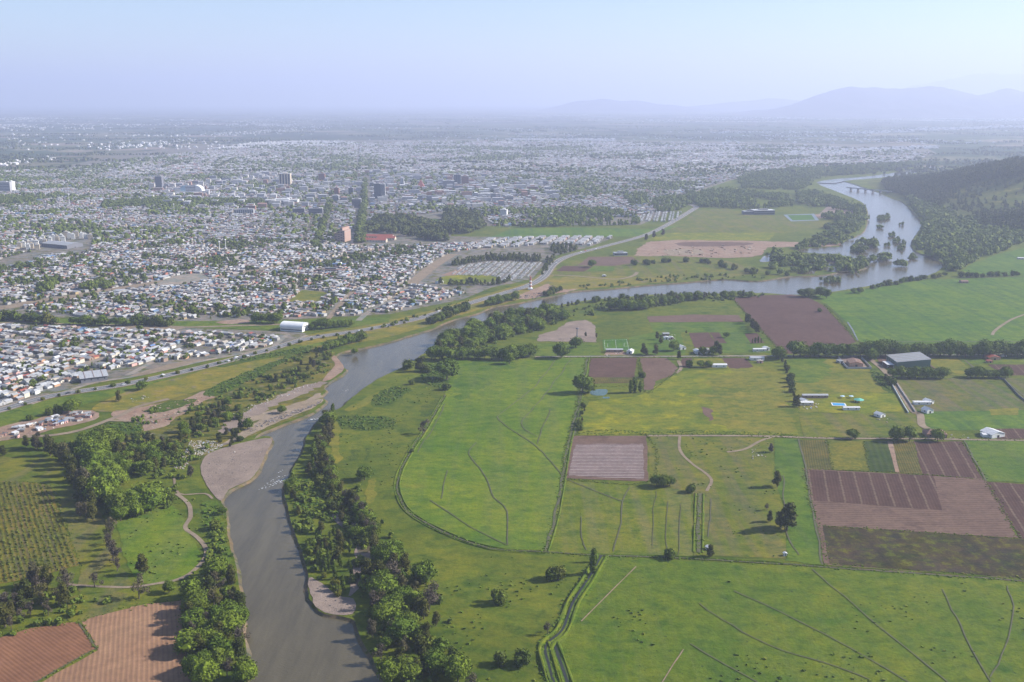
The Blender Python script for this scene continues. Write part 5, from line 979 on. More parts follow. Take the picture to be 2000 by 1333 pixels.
# ------------------------------------------------------------------ landmark buildings
def ground_at(px, py): p = P(px, py); return p, math.hypot(p[0], p[1], H)
M_glass = plain("dark_window", (0.06, 0.075, 0.09), 0.25, 0.1)
def block(name, px, py, wpx, hpx, depth, ang, wall, roofm, label, storeys, cat="building", vertical=False, group=None, plinth=None):
    """slab or tower: walls, flat roof with a plant room, one window band per storey (or tall strips)"""
    p, d = ground_at(px, py); w = wpx / F * d; h = hpx / F * d; o = empty(name, (p[0], p[1] + depth / 2, 0), math.radians(ang))
    box_part("wall", (-w / 2, -depth / 2, -0.5), (w / 2, depth / 2, h), wall, o)
    r = box_part("roof", (-w / 2 - .3, -depth / 2 - .3, h + .01), (w / 2 + .3, depth / 2 + .3, h + .7), roofm, o)
    box_part("plant_room", (-w * .2, -depth * .2, h + .72), (w * .22, depth * .25, h + 3.2), wall, r)
    if vertical:
        for i in range(storeys):
            x0 = -w / 2 + w * (i + .25) / storeys; box_part("window", (x0, -depth / 2 - .12, 2.5), (x0 + w * .5 / storeys, depth / 2 + .12, h - 1.5), M_glass, o)
    else:
        for i in range(storeys):
            z0 = h * (i + .38) / storeys; box_part("window", (-w / 2 * .94, -depth / 2 - .12, z0), (w / 2 * .94, depth / 2 + .12, z0 + h * .38 / storeys), M_glass, o)
    return tag(o, label, cat, group)
Wm = lambda n, c: plain(n, c, 0.85, 0.15, 0.1)
blue = Wm("slate_wall", (0.13, 0.145, 0.17)); beige = Wm("beige_wall", (0.55, 0.46, 0.34)); white = Wm("white_wall", (0.74, 0.73, 0.70)); grey = Wm("grey_wall", (0.36, 0.36, 0.37)); brick = Wm("brick_wall", (0.30, 0.14, 0.10)); peach = Wm("peach_wall", (0.38, 0.25, 0.20)); roofg = Wm("flat_roof", (0.42, 0.41, 0.40)); dark = Wm("dark_wall", (0.16, 0.16, 0.18))
block("office_tower", 737, 392, 13, 32, 22, 4, blue, roofg, "tall slate blue tower beside the tree-lined avenue", 16)
block("office_tower", 748, 392, 8, 31, 24, 4, grey, roofg, "lighter grey wing joined to the slate blue tower's right side", 5, vertical=True)  # tower's sunlit right face, put in as a lighter coloured block
block("apartment_tower", 556, 363, 21, 22, 30, 4, beige, roofg, "broad beige tower with tall dark window strips", 4, vertical=True)
block("office_tower", 310, 371, 12, 24, 22, 4, dark, roofg, "dark grey tower in the left half of the town", 13)
block("hospital_wing", 6, 376, 24, 17, 24, 4, grey, roofg, "blue grey hospital slab at the photo's left edge", 6)
block("hospital_tower", 20, 375, 8, 17, 24, 4, white, roofg, "white tower standing right of the hospital slab", 2, vertical=True)
block("office_slab", 876, 368, 22, 14, 22, 4, grey, roofg, "pale grey slab left of the two glass towers", 7)
block("glass_tower", 893, 362, 13, 20, 24, 4, blue, roofg, "blue glass tower, left of the pair in the centre", 4, vertical=True)
block("brick_tower", 908, 362, 14, 17, 24, 4, brick, roofg, "brown brick tower right of the blue glass tower", 8)
block("apartment_tower", 785, 364, 7, 15, 18, 4, white, roofg, "slim white tower between the slate tower and the grey slab", 2, vertical=True)
block("apartment_tower", 628, 354, 12, 14, 20, 4, brick, roofg, "dull red tower far behind the beige tower", 7)
block("apartment_tower", 657, 383, 9, 15, 18, 4, brick, roofg, "narrow red brick tower left of the avenue", 6)
block("office_tower", 685, 382, 9, 14, 18, 4, blue, roofg, "teal glass tower just left of the avenue", 6)
block("office_tower", 696, 406, 17, 16, 22, 4, dark, roofg, "dark block at the foot of the tree-lined avenue", 6)
block("office_tower", 655, 394, 12, 11, 22, 4, grey, roofg, "grey glazed block below the narrow brick tower", 5)
block("apartment_block", 984, 424, 13, 13, 22, -6, white, roofg, "white cube-like block beside the far green field", 6)
block("apartment_slab", 476, 420, 36, 10, 16, 4, grey, roofg, "long striped grey slab, longest of the mid-town flats", 9, vertical=True)
block("apartment_slab", 489, 414, 18, 11, 16, 4, brick, roofg, "red brick slab behind the striped grey slab", 5)
block("apartment_slab", 583, 418, 22, 10, 18, 4, dark, roofg, "dark slab, left of two under the avenue's foot", 4)
block("apartment_slab", 616, 420, 26, 12, 20, 4, dark, roofg, "wider dark slab, right of two left of the avenue", 4)
block("warehouse_store", 548, 398, 62, 6, 40, 4, white, roofg, "long white low store in front of the beige tower", 1)
block("commercial_block", 865, 379, 50, 5, 30, 4, white, roofg, "long white low block under the grey slab", 2)
block("commercial_block", 950, 386, 56, 6, 28, 4, white, roofg, "long pale low block right of the grey slab", 2)
block("college_block", 994, 393, 16, 9, 28, 4, grey, roofg, "grey cubic block among trees right of the centre", 3)
block("college_block", 1040, 392, 16, 8, 28, 4, grey, roofg, "second grey block farther right of the centre", 3)
block("brick_block", 1040, 374, 20, 9, 24, 4, brick, roofg, "dark red block right of the centre", 4)
block("school_block", 645, 532, 54, 4, 14, -10, dark, M_R['rust brown'], "long dark school block above the bare pitch", 1)
block("school_block", 660, 521, 28, 4, 12, -10, white, M_R['blue'], "blue roofed school block by the bare pitch", 1)
block("school_block", 668, 548, 40, 5, 14, -10, grey, M_R['sandy'], "low school block with brown roof right above the bare pitch", 1)
block("depot", 1212, 500, 26, 5, 14, 6, grey, M_R['pale grey'], "grey roofed depot beside the quarry", 1)
block("sports_club", 1466, 420, 26, 6, 24, 4, dark, M_R['pale grey'], "dark fronted club house by the far meadow", 1)
block("sports_club", 1492, 420, 40, 8, 30, 4, dark, M_R['white'], "long club building by the blue edged pitch", 2)
# stepped peach building
def stepped(px, py):
    p, d = ground_at(px, py); o = empty("stepped_building", (p[0], p[1], 0), math.radians(-14)); s = d / F
    for i, (x0, x1, y0, y1, h) in enumerate([(-11, -5, 0, 30, 15), (-5, 1, 0, 34, 20), (1, 6, 0, 38, 27), (6, 10, 0, 34, 22)]):
        w_ = box_part("wall", (x0 * s, y0 + i * .02, -0.5), (x1 * s, y1, h * s), peach, o)
        for k in range(5): box_part("window", (x0 * s + .8, y0 - .1, h * s * (k + .3) / 5), (x1 * s - .8, y0 + .2, h * s * (k + .65) / 5), M_glass, w_)
        v = [(x0 * s - .2, y0 - .2, h * s + .01), (x1 * s + .2, y0 - .2, h * s + .01 + (3 if i != 3 else -3)), (x1 * s + .2, y1 + .2, h * s + .01 + (3 if i != 3 else -3)), (x0 * s - .2, y1 + .2, h * s + .01)]
        v += [(a, b, c + .4) for a, b, c in v]; obj("roof", mesh_py("roof", v, [(3, 2, 1, 0), (4, 5, 6, 7), (0, 1, 5, 4), (1, 2, 6, 5), (2, 3, 7, 6), (3, 0, 4, 7)], [M_R['mid grey']]), o)
    tag(o, "stepped peach coloured building with sloping roofs beside the park", "building")
stepped(664, 473)
p, d = ground_at(822, 370); o = empty("pyramid_church", (p[0], p[1], 0)); r_ = 15
obj("roof", mesh_py("roof", [(-r_, -r_, 4), (r_, -r_, 4), (r_, r_, 4), (-r_, r_, 4), (0, 0, 34)], [(0, 1, 4), (1, 2, 4), (2, 3, 4), (3, 0, 4), (3, 2, 1, 0)], [M_R['brick red']]), o); box_part("wall", (-r_ + 1, -r_ + 1, -.5), (r_ - 1, r_ - 1, 4), white, o); tag(o, "dark red pyramid shaped church in the town centre", "church")
# shopping centre with two quarter-circle shells
p, d = ground_at(372, 378); s = d / F; o = empty("shopping_centre", (p[0], p[1], 0), math.radians(4))
box_part("wall", (-26 * s, 0, -.5), (28 * s, 50, 7), white, o); box_part("centre_wall", (-9 * s, 5, 7.01), (8 * s, 40, 24), dark, o)
for k in range(3): box_part("fascia", (-9 * s - .2, 4.6, 10 + 5 * k), (8 * s + .2, 5.2, 12 + 5 * k), white, o)
for sg_, mm, nm in ((-1, Wm("glass_shell", (0.35, 0.5, 0.58)), "glass_shell"), (1, white, "white_shell")):
    v, f = [], []
    for k in range(9):
        a = math.pi / 2 * k / 8; x = sg_ * (9 * s + 15 * s * math.sin(a) * 0.8); z = 7.02 + 18 * math.cos(a)
        v += [(x, 4, 7.02), (x, 4, z), (x, 38, z), (x, 38, 7.02)]
        if k: b = 4 * (k - 1); f += [(b, b + 1, b + 5, b + 4), (b + 1, b + 2, b + 6, b + 5), (b + 2, b + 3, b + 7, b + 6)]
    obj(nm, mesh_py(nm, v, f, [mm]), o)
tag(o, "shopping centre with a dark middle between two curved shells", "building")
# estate of small square flats
PTS = [(36, 484), (44, 483), (53, 488), (62, 480), (70, 481), (60, 486), (78, 477), (86, 478), (82, 472), (96, 475), (102, 470), (110, 472), (118, 469), (122, 473), (134, 466), (141, 468), (148, 462), (157, 466), (166, 468), (175, 468), (128, 463), (72, 488)]
for i, (x, y) in enumerate(sorted(PTS)):
    block("flat_block", x, y, 6.5, 8.5, 10, 20, white if i % 3 else beige, roofg, f"small pale flats, {nth(i)} from the left behind the big hall", 4, group="small square blocks of flats")
# hall beside the flats
def barn(name, px, py, w, l, h, rise, ang, roofm, wallm, label, cat="barn", hip=0.0, shed=False, ridges=0, doors=1, group=None, over=0.5):
    if w > l * 1.3 and not shed and name != "house": w, l, ang = l, w, ang + 90
    p = P(px, py); o = empty(name, (p[0], p[1], 0.1), math.radians(ang)); wv, wf, rv, rf = gable_parts(w, l, h, rise, over, hip, shed)
    obj("wall", mesh_py("wall", wv, wf, [wallm]), o); r = obj("roof", mesh_py("roof", rv, rf, [roofm]), o)
    for k in range(doors):
        x0 = -w / 2 + w * (k + .5) / doors; box_part("door", (x0 - min(1.2, w * .12), -l / 2 - .08, 0), (x0 + min(1.2, w * .12), -l / 2 + .05, min(2.4, h * .85)), M_dark, o)
    for s_ in (-1, 1):
        for k in range(max(1, int(l / 6))): y0 = -l / 2 + l * (k + .35) / max(1, int(l / 6)); box_part("window", (s_ * w / 2 - .06, y0, h * .4), (s_ * w / 2 + .06, y0 + 1.4, h * .75), M_glass, o)
    for k in range(ridges):
        y0 = -l / 2 + l * (k + .5) / ridges - .2
        if shed: sl = rise / w; v = [(-w / 2 - over, y0, h - over * sl + .22), (w / 2 + over, y0, h + rise + over * sl + .22)]
        else: v = [(-w / 2 - over, y0, h - over * rise / (w / 2) + .22), (0, y0, h + rise + .24), (w / 2 + over, y0, h - over * rise / (w / 2) + .22)]
        n_ = len(v); v2 = v + [(x, y + .5, z) for x, y, z in v] + [(x, y, z + .25) for x, y, z in v] + [(x, y + .5, z + .25) for x, y, z in v]
        f = []
        for i in range(n_ - 1): f += [(2 * n_ + i, 2 * n_ + i + 1, 3 * n_ + i + 1, 3 * n_ + i), (i, i + 1, 2 * n_ + i + 1, 2 * n_ + i), (n_ + i + 1, n_ + i, 3 * n_ + i, 3 * n_ + i + 1)]
        obj("roof_rib", mesh_py("roof_rib", v2, f, [M_R['rust brown'] if ridges < 5 else M_R['sandy']]), r)
    return tag(o, label, cat, group)
barn("sports_hall", 122, 482, 40, 78, 7, 2.5, 62, M_R['mid grey'], dark, "big grey roofed hall with dark end wall before the flats", "hall")
barn("open_hall", 183, 743, 17, 27, 5.5, 2.6, 118, M_R['pale grey'], dark, "grey tin-roofed hall with brown ribs beside the highway", "hall", shed=True, ridges=3, over=1.2)
for k, (x, y, l) in enumerate([(742, 466, 60), (728, 473, 62), (755, 469, 40)]): barn("long_house", x, y, 14, l, 5, 4, 82, M_R['brick red'], Wm("cream_wall", (0.55, 0.48, 0.38)), ["upper red roofed wing in the park", "lower red roofed wing in the park", "short red roofed wing right of the park's long wings"][k], "building")
# arched gym
p, d = ground_at(573, 648); o = empty("arched_hall", (p[0], p[1] + 9, 0.2), math.radians(-16)); w, l, h = 32, 19, 5.5
box_part("wall", (-w / 2, -l / 2, -.4), (w / 2, l / 2, h), white, o); v, f = [], []
for k in range(13):
    a = math.pi * k / 12; y = -math.cos(a) * (l / 2 + .6); z = h + .02 + math.sin(a) * 5.2
    for th in (0, .3): v += [(-w / 2 - .6, y, z + th), (w / 2 + .6, y, z + th)]
    if k: b = 4 * (k - 1); f += [(b + 2, b + 3, b + 7, b + 6), (b + 1, b, b + 4, b + 5), (b, b + 2, b + 6, b + 4), (b + 3, b + 1, b + 5, b + 7)]
obj("roof", mesh_py("roof", v, f, [Wm("white_sheet_roof", (0.72, 0.72, 0.72))], smooth=False), o)
for s_ in (-1, 1):
    v = [(s_ * w / 2, -l / 2 * math.cos(math.pi * k / 12) * .99, h + math.sin(math.pi * k / 12) * 5.1) for k in range(13)]; obj("gable_wall", mesh_py("gable_wall", v, [tuple(range(13)) if s_ < 0 else tuple(range(12, -1, -1))], [white]), o)
box_part("window", (-w / 2 + 1, -l / 2 - .1, 1.6), (w / 2 - 1, -l / 2 + .1, 3.0), M_glass, o); box_part("window", (w / 2 - .1, -7, 5.8), (w / 2 + .12, 5, 6.8), M_glass, o); box_part("door", (w / 2 - .1, -2, 0), (w / 2 + .1, 2, 3), M_dark, o)
tag(o, "white arched sports hall between the highway and the canal lane", "hall")
# lighthouse-like tower by the river
p = P(1036, 566); o = empty("lighthouse", p)
for k in range(6):
    V, Q = tube([(0, 0, 2 + k * 2.6), (0, 0, 2 + (k + 1) * 2.6)], [2.3 - k * .15, 2.3 - (k + 1) * .15], 12); obj("tower_band", mesh_q("tower_band", V, Q, [M_R['brick red'] if k % 2 else white]), o)
box_part("base", (-4, -4, 0), (4, 4, 2.4), white, o); V, Q = tube([(0, 0, 17.6), (0, 0, 18), (0, 0, 20), (0, 0, 20.1), (0, 0, 21.6)], [2.2, 1.2, 1.2, 1.7, 0.1], 12); obj("lantern", mesh_q("lantern", V, Q, [M_R['brick red']]), o); tag(o, "small red and white banded lighthouse on the river bank", "lighthouse")
# bridge
a, b = P(1655, 371), P(1742, 379); o = empty("bridge", ((a[0] + b[0]) / 2, (a[1] + b[1]) / 2, 0), math.atan2(b[1] - a[1], b[0] - a[0])); L_ = math.dist(a, b)
box_part("deck", (-L_ / 2, -5, 6), (L_ / 2, 5, 7.6), grey, o)
for s_ in (-4.9, 4.7): box_part("railing", (-L_ / 2, s_, 7.61), (L_ / 2, s_ + .2, 8.7), grey, o)
for k in range(6): x = -L_ / 2 + L_ * (k + .5) / 6; box_part("pier", (x - 1.6, -4, -2), (x + 1.6, 4, 5.99), dark, o)
tag(o, "low grey road bridge on piers over the upper river", "bridge")
# masts
for x, y, hpx, lab in ((136, 401, 20, "tall white mast beside the railway yard"), (340, 413, 14, "white mast with a round head left of the flats"), (429, 492, 20, "left of two white masts in the middle of the town"), (441, 490, 22, "right of two white masts in the middle of the town"), (1127, 662, 22, "dark pylon standing in the gravel field")):
    p, d = ground_at(x, y); h = hpx / F * d; o = empty("mast", p); V, Q = tube([(0, 0, 0), (0, 0, h)], [1.0, .4]); obj("pole", mesh_q("pole", V, Q, [white if x < 1000 else dark]), o); V, Q = tube([(0, 0, h * .86), (0, 0, h * .9), (0, 0, h * .97), (0, 0, h)], [.5, 2, 2, .5], 8); obj("antenna_head", mesh_q("antenna_head", V, Q, [white if x < 1000 else dark]), o); tag(o, lab, "mast")
# ------------------------------------------------------------------ farms on the plain
barn("warehouse", 1773, 714, 38, 34, 8, 3.5, 0, M_R['mid grey'], Wm("green_wall", (0.10, 0.16, 0.13)), "big grey roofed warehouse with dark green walls and trees around", "warehouse", shed=True, ridges=5, doors=4, over=.6)
p = P(1773, 714)
for x, lab in ((-25, "open white-framed lean-to left of the big warehouse"),):
    o = empty("lean_to", (p[0] + x, p[1] - 4, 0)); box_part("roof", (-4, -10, 4.2), (4, 6, 4.5), M_R['white'], o); [box_part("post", (sx_, sy_, 0), (sx_ + .3, sy_ + .3, 4.19), grey, o) for sx_ in (-3.8, 3.4) for sy_ in (-9.6, 5.4)]; tag(o, lab, "shed")
barn("tiled_house", 1669, 713, 15, 19, 4, 1.8, -6, plain("clay_tiles", (0.36, 0.17, 0.11), .9, .35, 1.2), M_W['orange'], "clay tiled house inside the walled paved compound", "house", ridges=6)
def wall_line(name, pts, h, th, m, label, cat="fence", posts=0):
    o = empty(name, P(*pts[0])); base = Vector(o.location); w = [Vector(P(*q)) for q in pts]
    for i in range(len(w) - 1):
        d = (w[i + 1] - w[i]); n = Vector((-d.y, d.x, 0)).normalized() * th / 2; q = [w[i] - n, w[i + 1] - n, w[i + 1] + n, w[i] + n]
        v = [(c.x - base.x, c.y - base.y, 0.0) for c in q] + [(c.x - base.x, c.y - base.y, h) for c in q]
        obj("panel", mesh_py("panel", v, [(4, 5, 6, 7), (0, 1, 5, 4), (1, 2, 6, 5), (2, 3, 7, 6), (3, 0, 4, 7)], [m]), o)
    return tag(o, label, cat)
wall_line("compound_wall", [(1638, 701), (1655, 721), (1702, 721), (1682, 700)], 2.2, .4, grey, "grey wall around the clay tiled house's compound", "wall")
wall_line("lane_wall", [(1738, 745), (1752, 770), (1766, 795), (1774, 808)], 1.8, .4, white, "pale fence along the left side of the farm lane")
wall_line("lane_wall", [(1745, 742), (1760, 765), (1775, 787), (1787, 806)], 1.8, .4, grey, "grey fence along the right side of the farm lane")
wall_line("field_fence", [(1944, 736), (1962, 744), (1990, 775), (2010, 790)], 1.8, .3, dark, "dark fence running down the right edge of the strip field")
for args in (("shed", 1200, 688, 20, 5, 3.4, .9, 0, M_R['pale grey'], M_W['brown'], "long silver-roofed pavilion beside the football pitch"), ("cottage", 1231, 690, 7, 9, 3, 1.6, -20, M_R['white'], M_W['white'], "white cottage right of the football pitch"), ("cottage", 1331, 682, 8, 9, 3, 1.6, 20, M_R['white'], M_W['white'], "white villa among trees on the lane"),
    ("cottage", 1362, 690, 7, 11, 3, 1.4, 10, M_R['white'], M_W['white'], "left of two white farmhouses on the lane"), ("cottage", 1383, 689, 8, 9, 3, 1.6, 5, M_R['sandy'], M_W['white'], "right of two white farmhouses on the lane"), ("shed", 1404, 717, 17, 7, 3, .8, 0, M_R['white'], M_W['white'], "long white shed at the flowering meadow's top"),
    ("shed", 1478, 703, 16, 9, 3, 1.0, 0, M_R['pale grey'], M_W['white'], "pale grey shed just below the farm lane"), ("shed", 1484, 709, 6, 5, 2.6, .7, 10, M_R['sandy'], M_W['pink'], "small pinkish hut beside the pale grey shed"), ("shed", 1483, 686, 16, 5, 2.8, .7, 4, M_R['white'], M_W['white'], "long white shed behind the farm lane"), ("cottage", 1496, 684, 7, 7, 3, 1.2, 15, M_R['white'], M_W['white'], "white hut at the end of the long white shed"),
    ("cottage", 1300, 656, 8, 6, 3, 1, 5, M_R['mid grey'], M_W['brown'], "dark roofed shed in the yard with small trees"), ("cottage", 1301, 663, 6, 5, 2.6, 1, 5, M_R['white'], M_W['white'], "left small white shed in the yard with trees"), ("cottage", 1311, 663, 5, 5, 2.6, 1, 5, M_R['white'], M_W['pink'], "right small white shed in the yard with trees"),
    ("stable", 1591, 777, 26, 5, 3, .8, 0, M_R['pale grey'], M_W['brown'], "long low silver roofed stable above the pool farm"), ("cottage", 1567, 786, 6, 9, 3, 1.3, 35, M_R['white'], M_W['white'], "white gabled farmhouse left of the pool"), ("cottage", 1573, 791, 14, 6, 3, .9, 0, M_R['white'], M_W['cream'], "white low wing in front of the gabled farmhouse"), ("shed", 1662, 801, 16, 4, 2.8, .6, 0, M_R['white'], M_W['white'], "white narrow shed below the swimming pool"),
    ("cottage", 1718, 814, 7, 8, 2.8, 1.6, 30, M_R['white'], M_W['white'], "white bungalow on the lower lawn left of the lane"), ("shed", 1800, 790, 17, 5, 2.8, .5, 0, M_R['white'], M_W['white'], "white long shed right of the lane"), ("cottage", 1813, 788, 7, 8, 3, 1.5, 25, M_R['white'], M_W['white'], "white gabled end house joined to the long shed by the lane"), ("cottage", 1811, 806, 8, 8, 3.2, 2.2, 20, M_R['white'], M_W['white'], "white steep-roofed hut right of the lane's red gate"),
    ("cottage", 1938, 851, 15, 14, 3.4, 2.2, 20, M_R['white'], M_W['white'], "big white-roofed farmhouse at the right of the lower lane"), ("shed", 1928, 853, 10, 6, 2.6, .6, 0, M_R['white'], M_W['white'], "white low annex left of the big white farmhouse"), ("cottage", 1938, 702, 14, 11, 3.2, 1.8, 5, M_R['brick red'], M_W['orange'], "red roofed house at the right beyond the warehouse"), ("shed", 1932, 709, 6, 5, 2.5, .6, 5, M_R['brick red'], M_W['orange'], "small red hut under the red roofed house"),
    ("shed", 1960, 697, 6, 4, 2.4, .5, 10, M_R['white'], M_W['white'], "white hut right of the red roofed house"), ("cottage", 1882, 553, 12, 9, 3.2, 1.6, 5, M_R['rust brown'], M_W['brown'], "brown farmhouse on the far green field's rim"), ("shed", 1993, 507, 12, 5, 3, .8, 0, M_R['white'], M_W['grey'], "white shed at the far right field"), ("hut", 1384, 1074, 3.2, 2.6, 2.2, .6, 30, M_R['white'], M_W['white'], "white pump hut in the rough meadow's bottom corner"), ("hut", 1533, 1086, 1.8, 1.6, 2.0, .4, 5, M_R['white'], M_W['white'], "tiny white hut at the corner of the green strip"),
    ("shed", 1640, 709, 5, 7, 2.6, .5, 20, M_R['mid grey'], M_W['grey'], "grey shed outside the compound's left wall"), ("cottage", 858, 554, 12, 8, 3.2, 1.3, 30, M_R['white'], M_W['white'], "white shed at the bottom of the dirt road"), ("cottage", 1180, 541, 6, 5, 2.6, .9, 0, M_R['white'], M_W['grey'], "little white hut on the flood meadow")):
    barn(*args, cat="house" if args[0] == "cottage" else "shed")
barn("tiled_house", 1825, 851, 18, 13, 3.2, 2.8, -4, plain("brown_tiles", (0.22, 0.12, 0.085), .9, .35, 1.2), M_W['brown'], "brown hip-roofed tiled house behind the round trees", "house", hip=.6)
# swimming pool, parasols, gazebo
p = P(1638, 791); o = empty("swimming_pool", (p[0], p[1], 0.25), math.radians(-8))
v, f = box_faces((-7, -5, 0), (7, 5, .25)); obj("rim", mesh_py("rim", v, f, [M_W['white']]), o); v, f = box_faces((-5.9, -4, .05), (5.9, 4, .29)); obj("pool_water", mesh_py("pool_water", v, f, [water_mat("pool_water", (0.02, 0.25, 0.5), .08, .05)]), o); tag(o, "bright blue swimming pool with a white rim on the lawn", "pool")
for x, y, lab in ((1645, 778, "left of two pale blue sunshades over the pool"), (1662, 778, "right of two pale blue sunshades over the pool")):
    o = empty("sunshade", P(x, y)); V, Q = tube([(0, 0, 2.2), (0, 0, 2.3), (0, 0, 3.0)], [2.6, 2.5, .1], 8); obj("canopy", mesh_q("canopy", V, Q, [plain("pale_blue_cloth", (0.45, 0.6, 0.72))]), o); V, Q = tube([(0, 0, 0), (0, 0, 2.2)], [.08, .08]); obj("pole", mesh_q("pole", V, Q, [white]), o); tag(o, lab, "sunshade")
o = empty("gazebo", P(1677, 786)); V, Q = tube([(0, 0, 2.6), (0, 0, 2.8), (0, 0, 4.4)], [5.2, 5.2, .2], 8); obj("roof", mesh_q("roof", V, Q, [plain("green_sheet", (0.12, 0.42, 0.33))]), o)
for k in range(6): V, Q = tube([(4 * math.cos(k), 4 * math.sin(k), 0), (4 * math.cos(k), 4 * math.sin(k), 2.6)], [.15, .15]); obj("post", mesh_q("post", V, Q, [white]), o)
tag(o, "round green roofed gazebo right of the swimming pool", "gazebo")
# ------------------------------------------------------------------ camp of shacks below the highway
for i in range(46):
    while True:
        x, y = random.uniform(-6, 190), random.uniform(802, 862)
        if inpoly(np.array([x]), np.array([y]), [(-10, 858), (20, 840), (60, 828), (110, 812), (175, 804), (185, 816), (140, 826), (90, 838), (40, 855), (0, 862)])[0]: break
    rc = random.choices(['white', 'pale grey', 'mid grey', 'rust brown', 'blue', 'dark grey'], [5, 4, 4, 5, 1, 3])[0]; wc = random.choice(['brown', 'white', 'grey', 'pink'])
    barn("shack", x, y, random.uniform(2.6, 4), random.uniform(3, 7), random.uniform(1.9, 2.4), .4, random.uniform(0, 180), M_R[rc], M_W[wc], f"{rc} roofed {wc} shack in the {'left' if x < 60 else 'middle' if x < 120 else 'right'} of the camp above the dirt track", "shack", shed=True, doors=1, group=f"{rc} roofed {wc} shacks of the camp, {'left' if x < 60 else 'middle' if x < 120 else 'right'}", over=.2)
# ------------------------------------------------------------------ cars on the highway
def car_parts(body_m):
    prof = [(-2.1, .35), (-2.1, .85), (-1.3, .95), (-.8, 1.42), (.7, 1.42), (1.2, .95), (2.1, .8), (2.1, .35)]; v = [(x, -.85, z) for x, z in prof] + [(x, .85, z) for x, z in prof]; n = len(prof)
    b = mesh_py("body", v, [tuple(range(n - 1, -1, -1))[::-1][::-1], tuple(range(n, 2 * n))] + [(i, (i + 1) % n, n + (i + 1) % n, n + i) for i in range(n)], [body_m])
    wv, wf = box_faces((-.72, -.88, 1.0), (.62, .88, 1.34)); g = mesh_py("window", wv, wf, [M_glass]); V, Q = [], []
    wh = []
    for k in range(10): a = 2 * math.pi * k / 10; wh.append((.33 * math.cos(a), -.1, .33 * math.sin(a)))
    wh += [(x, .1, z) for x, _, z in wh]; whm = mesh_py("wheel", wh, [tuple(range(10)), tuple(range(19, 9, -1))] + [(i, 10 + i, 10 + (i + 1) % 10, (i + 1) % 10) for i in range(10)], [M_dark])
    return b, g, whm
CARM = {c: plain("car_paint_" + c, k, .3, .05) for c, k in {'white': (.78, .78, .77), 'silver': (.5, .5, .52), 'dark': (.05, .05, .06), 'red': (.45, .04, .03)}.items()}; CARP = {c: car_parts(m) for c, m in CARM.items()}
hwl = offset_line(HW, 0); hpx = np.array([PX(q.x, q.y)[0] for q in hwl])
for x, side, c, lab in ((48, 1, 'white', "white car alone at the highway's left end"), (192, -1, 'white', "white car on the highway below the tin-roofed hall"), (225, 1, 'white', "white car right of the tin-roofed hall on the highway"), (248, -1, 'silver', "silver car just before the highway's straight"), (315, 1, 'white', "white car where the highway passes the bare lots"), (440, -1, 'white', "white car, left of three below the near quarter"), (466, 1, 'white', "white car, middle of three below the near quarter"), (486, -1, 'silver', "silver car, right of three below the near quarter"), (620, 1, 'dark', "dark car just right of the arched hall"), (700, -1, 'white', "white car at the highway bank over the river"), (858, 1, 'white', "white car left of the lighthouse"), (1072, 1, 'white', "white car in the highway's bend"), (1084, -1, 'silver', "silver car in the highway's bend"), (1136, 1, 'white', "left white car beyond the highway's bend"), (1145, 1, 'red', "red car beyond the highway's bend"), (1160, -1, 'white', "right white car beyond the highway's bend"), (130, -1, 'dark', "dark car on the highway above the camp")):
    i = int(np.argmin(abs(hpx[:len(hpx) * 3 // 4] - x))); q = hwl[i]; dv = (hwl[i + 1] - hwl[i - 1]).normalized(); n = Vector((-dv.y, dv.x, 0)); q = q + n * side * 3.1
    o = empty("car", (q.x, q.y, .45), math.atan2(dv.y, dv.x)); o.scale = (1.15, 1.15, 1.15); b, g, wh = CARP[c]; obj("body", b, o); obj("window", g, o)
    for wx in (-1.3, 1.3):
        for wy in (-.82, .82): w_ = obj("wheel", wh, o); w_.location = (wx, wy, .33)
    tag(o, lab, "car", "cars on the highway")
# ------------------------------------------------------------------ rubble, stones, graves, tufts
def scatter_boxes(name, polys, spacing, keep, size, m, zs=0.4):
    X, Y = [], []
    for q in polys: a, b = px_points(q, spacing, keep); X.append(a); Y.append(b)
    X, Y = np.concatenate(X), np.concatenate(Y); n = len(X); sz = size * rng.uniform(.4, 1.5, n)
    base = CS1[0]; V = base[None] * (1 + .35 * rng.normal(size=(n, 8, 1))) * (sz[:, None, None] * np.array([.6, .6, zs])); a = rng.uniform(0, 6.28, n)[:, None]
    X_ = V[..., 0] * np.cos(a) - V[..., 1] * np.sin(a) + X[:, None]; Y_ = V[..., 0] * np.sin(a) + V[..., 1] * np.cos(a) + Y[:, None]; Z_ = V[..., 2] + .35
    Q = (CS1[1][None] + 8 * np.arange(n)[:, None, None]).reshape(-1, 4); return stuff(obj(name, mesh_q(name, np.stack([X_, Y_, Z_], 2).reshape(-1, 3), Q, [m])))
M_rub = island_mat("rubble", [(0, (0.52, 0.48, 0.43)), (.35, (0.42, 0.38, 0.34)), (.6, (0.66, 0.62, 0.58)), (.8, (0.42, 0.3, 0.23)), (.95, (0.3, 0.42, 0.6))], .9)
M_stone = island_mat("boulders", [(0, (0.22, 0.19, 0.18)), (.4, (0.30, 0.25, 0.23)), (.7, (0.16, 0.145, 0.14))], .9)
scatter_boxes("rubble", [[(338, 915), (355, 895), (372, 862), (400, 860), (440, 868), (432, 876), (395, 890), (372, 900), (360, 918)]], 1.4, .6, .95, M_rub)
scatter_boxes("rubble", [[(455, 808), (520, 780), (560, 765), (620, 746), (625, 750), (570, 772), (520, 790), (462, 818)]], 2.6, .5, 1.0, M_rub)
scatter_boxes("rubble", [[(20, 850), (70, 832), (120, 815), (185, 805), (190, 815), (120, 832), (60, 852)], [(230, 785), (300, 770), (300, 776), (235, 792)], [(260, 830), (320, 815), (330, 830), (280, 842)]], 4.5, .5, 1.2, M_rub)
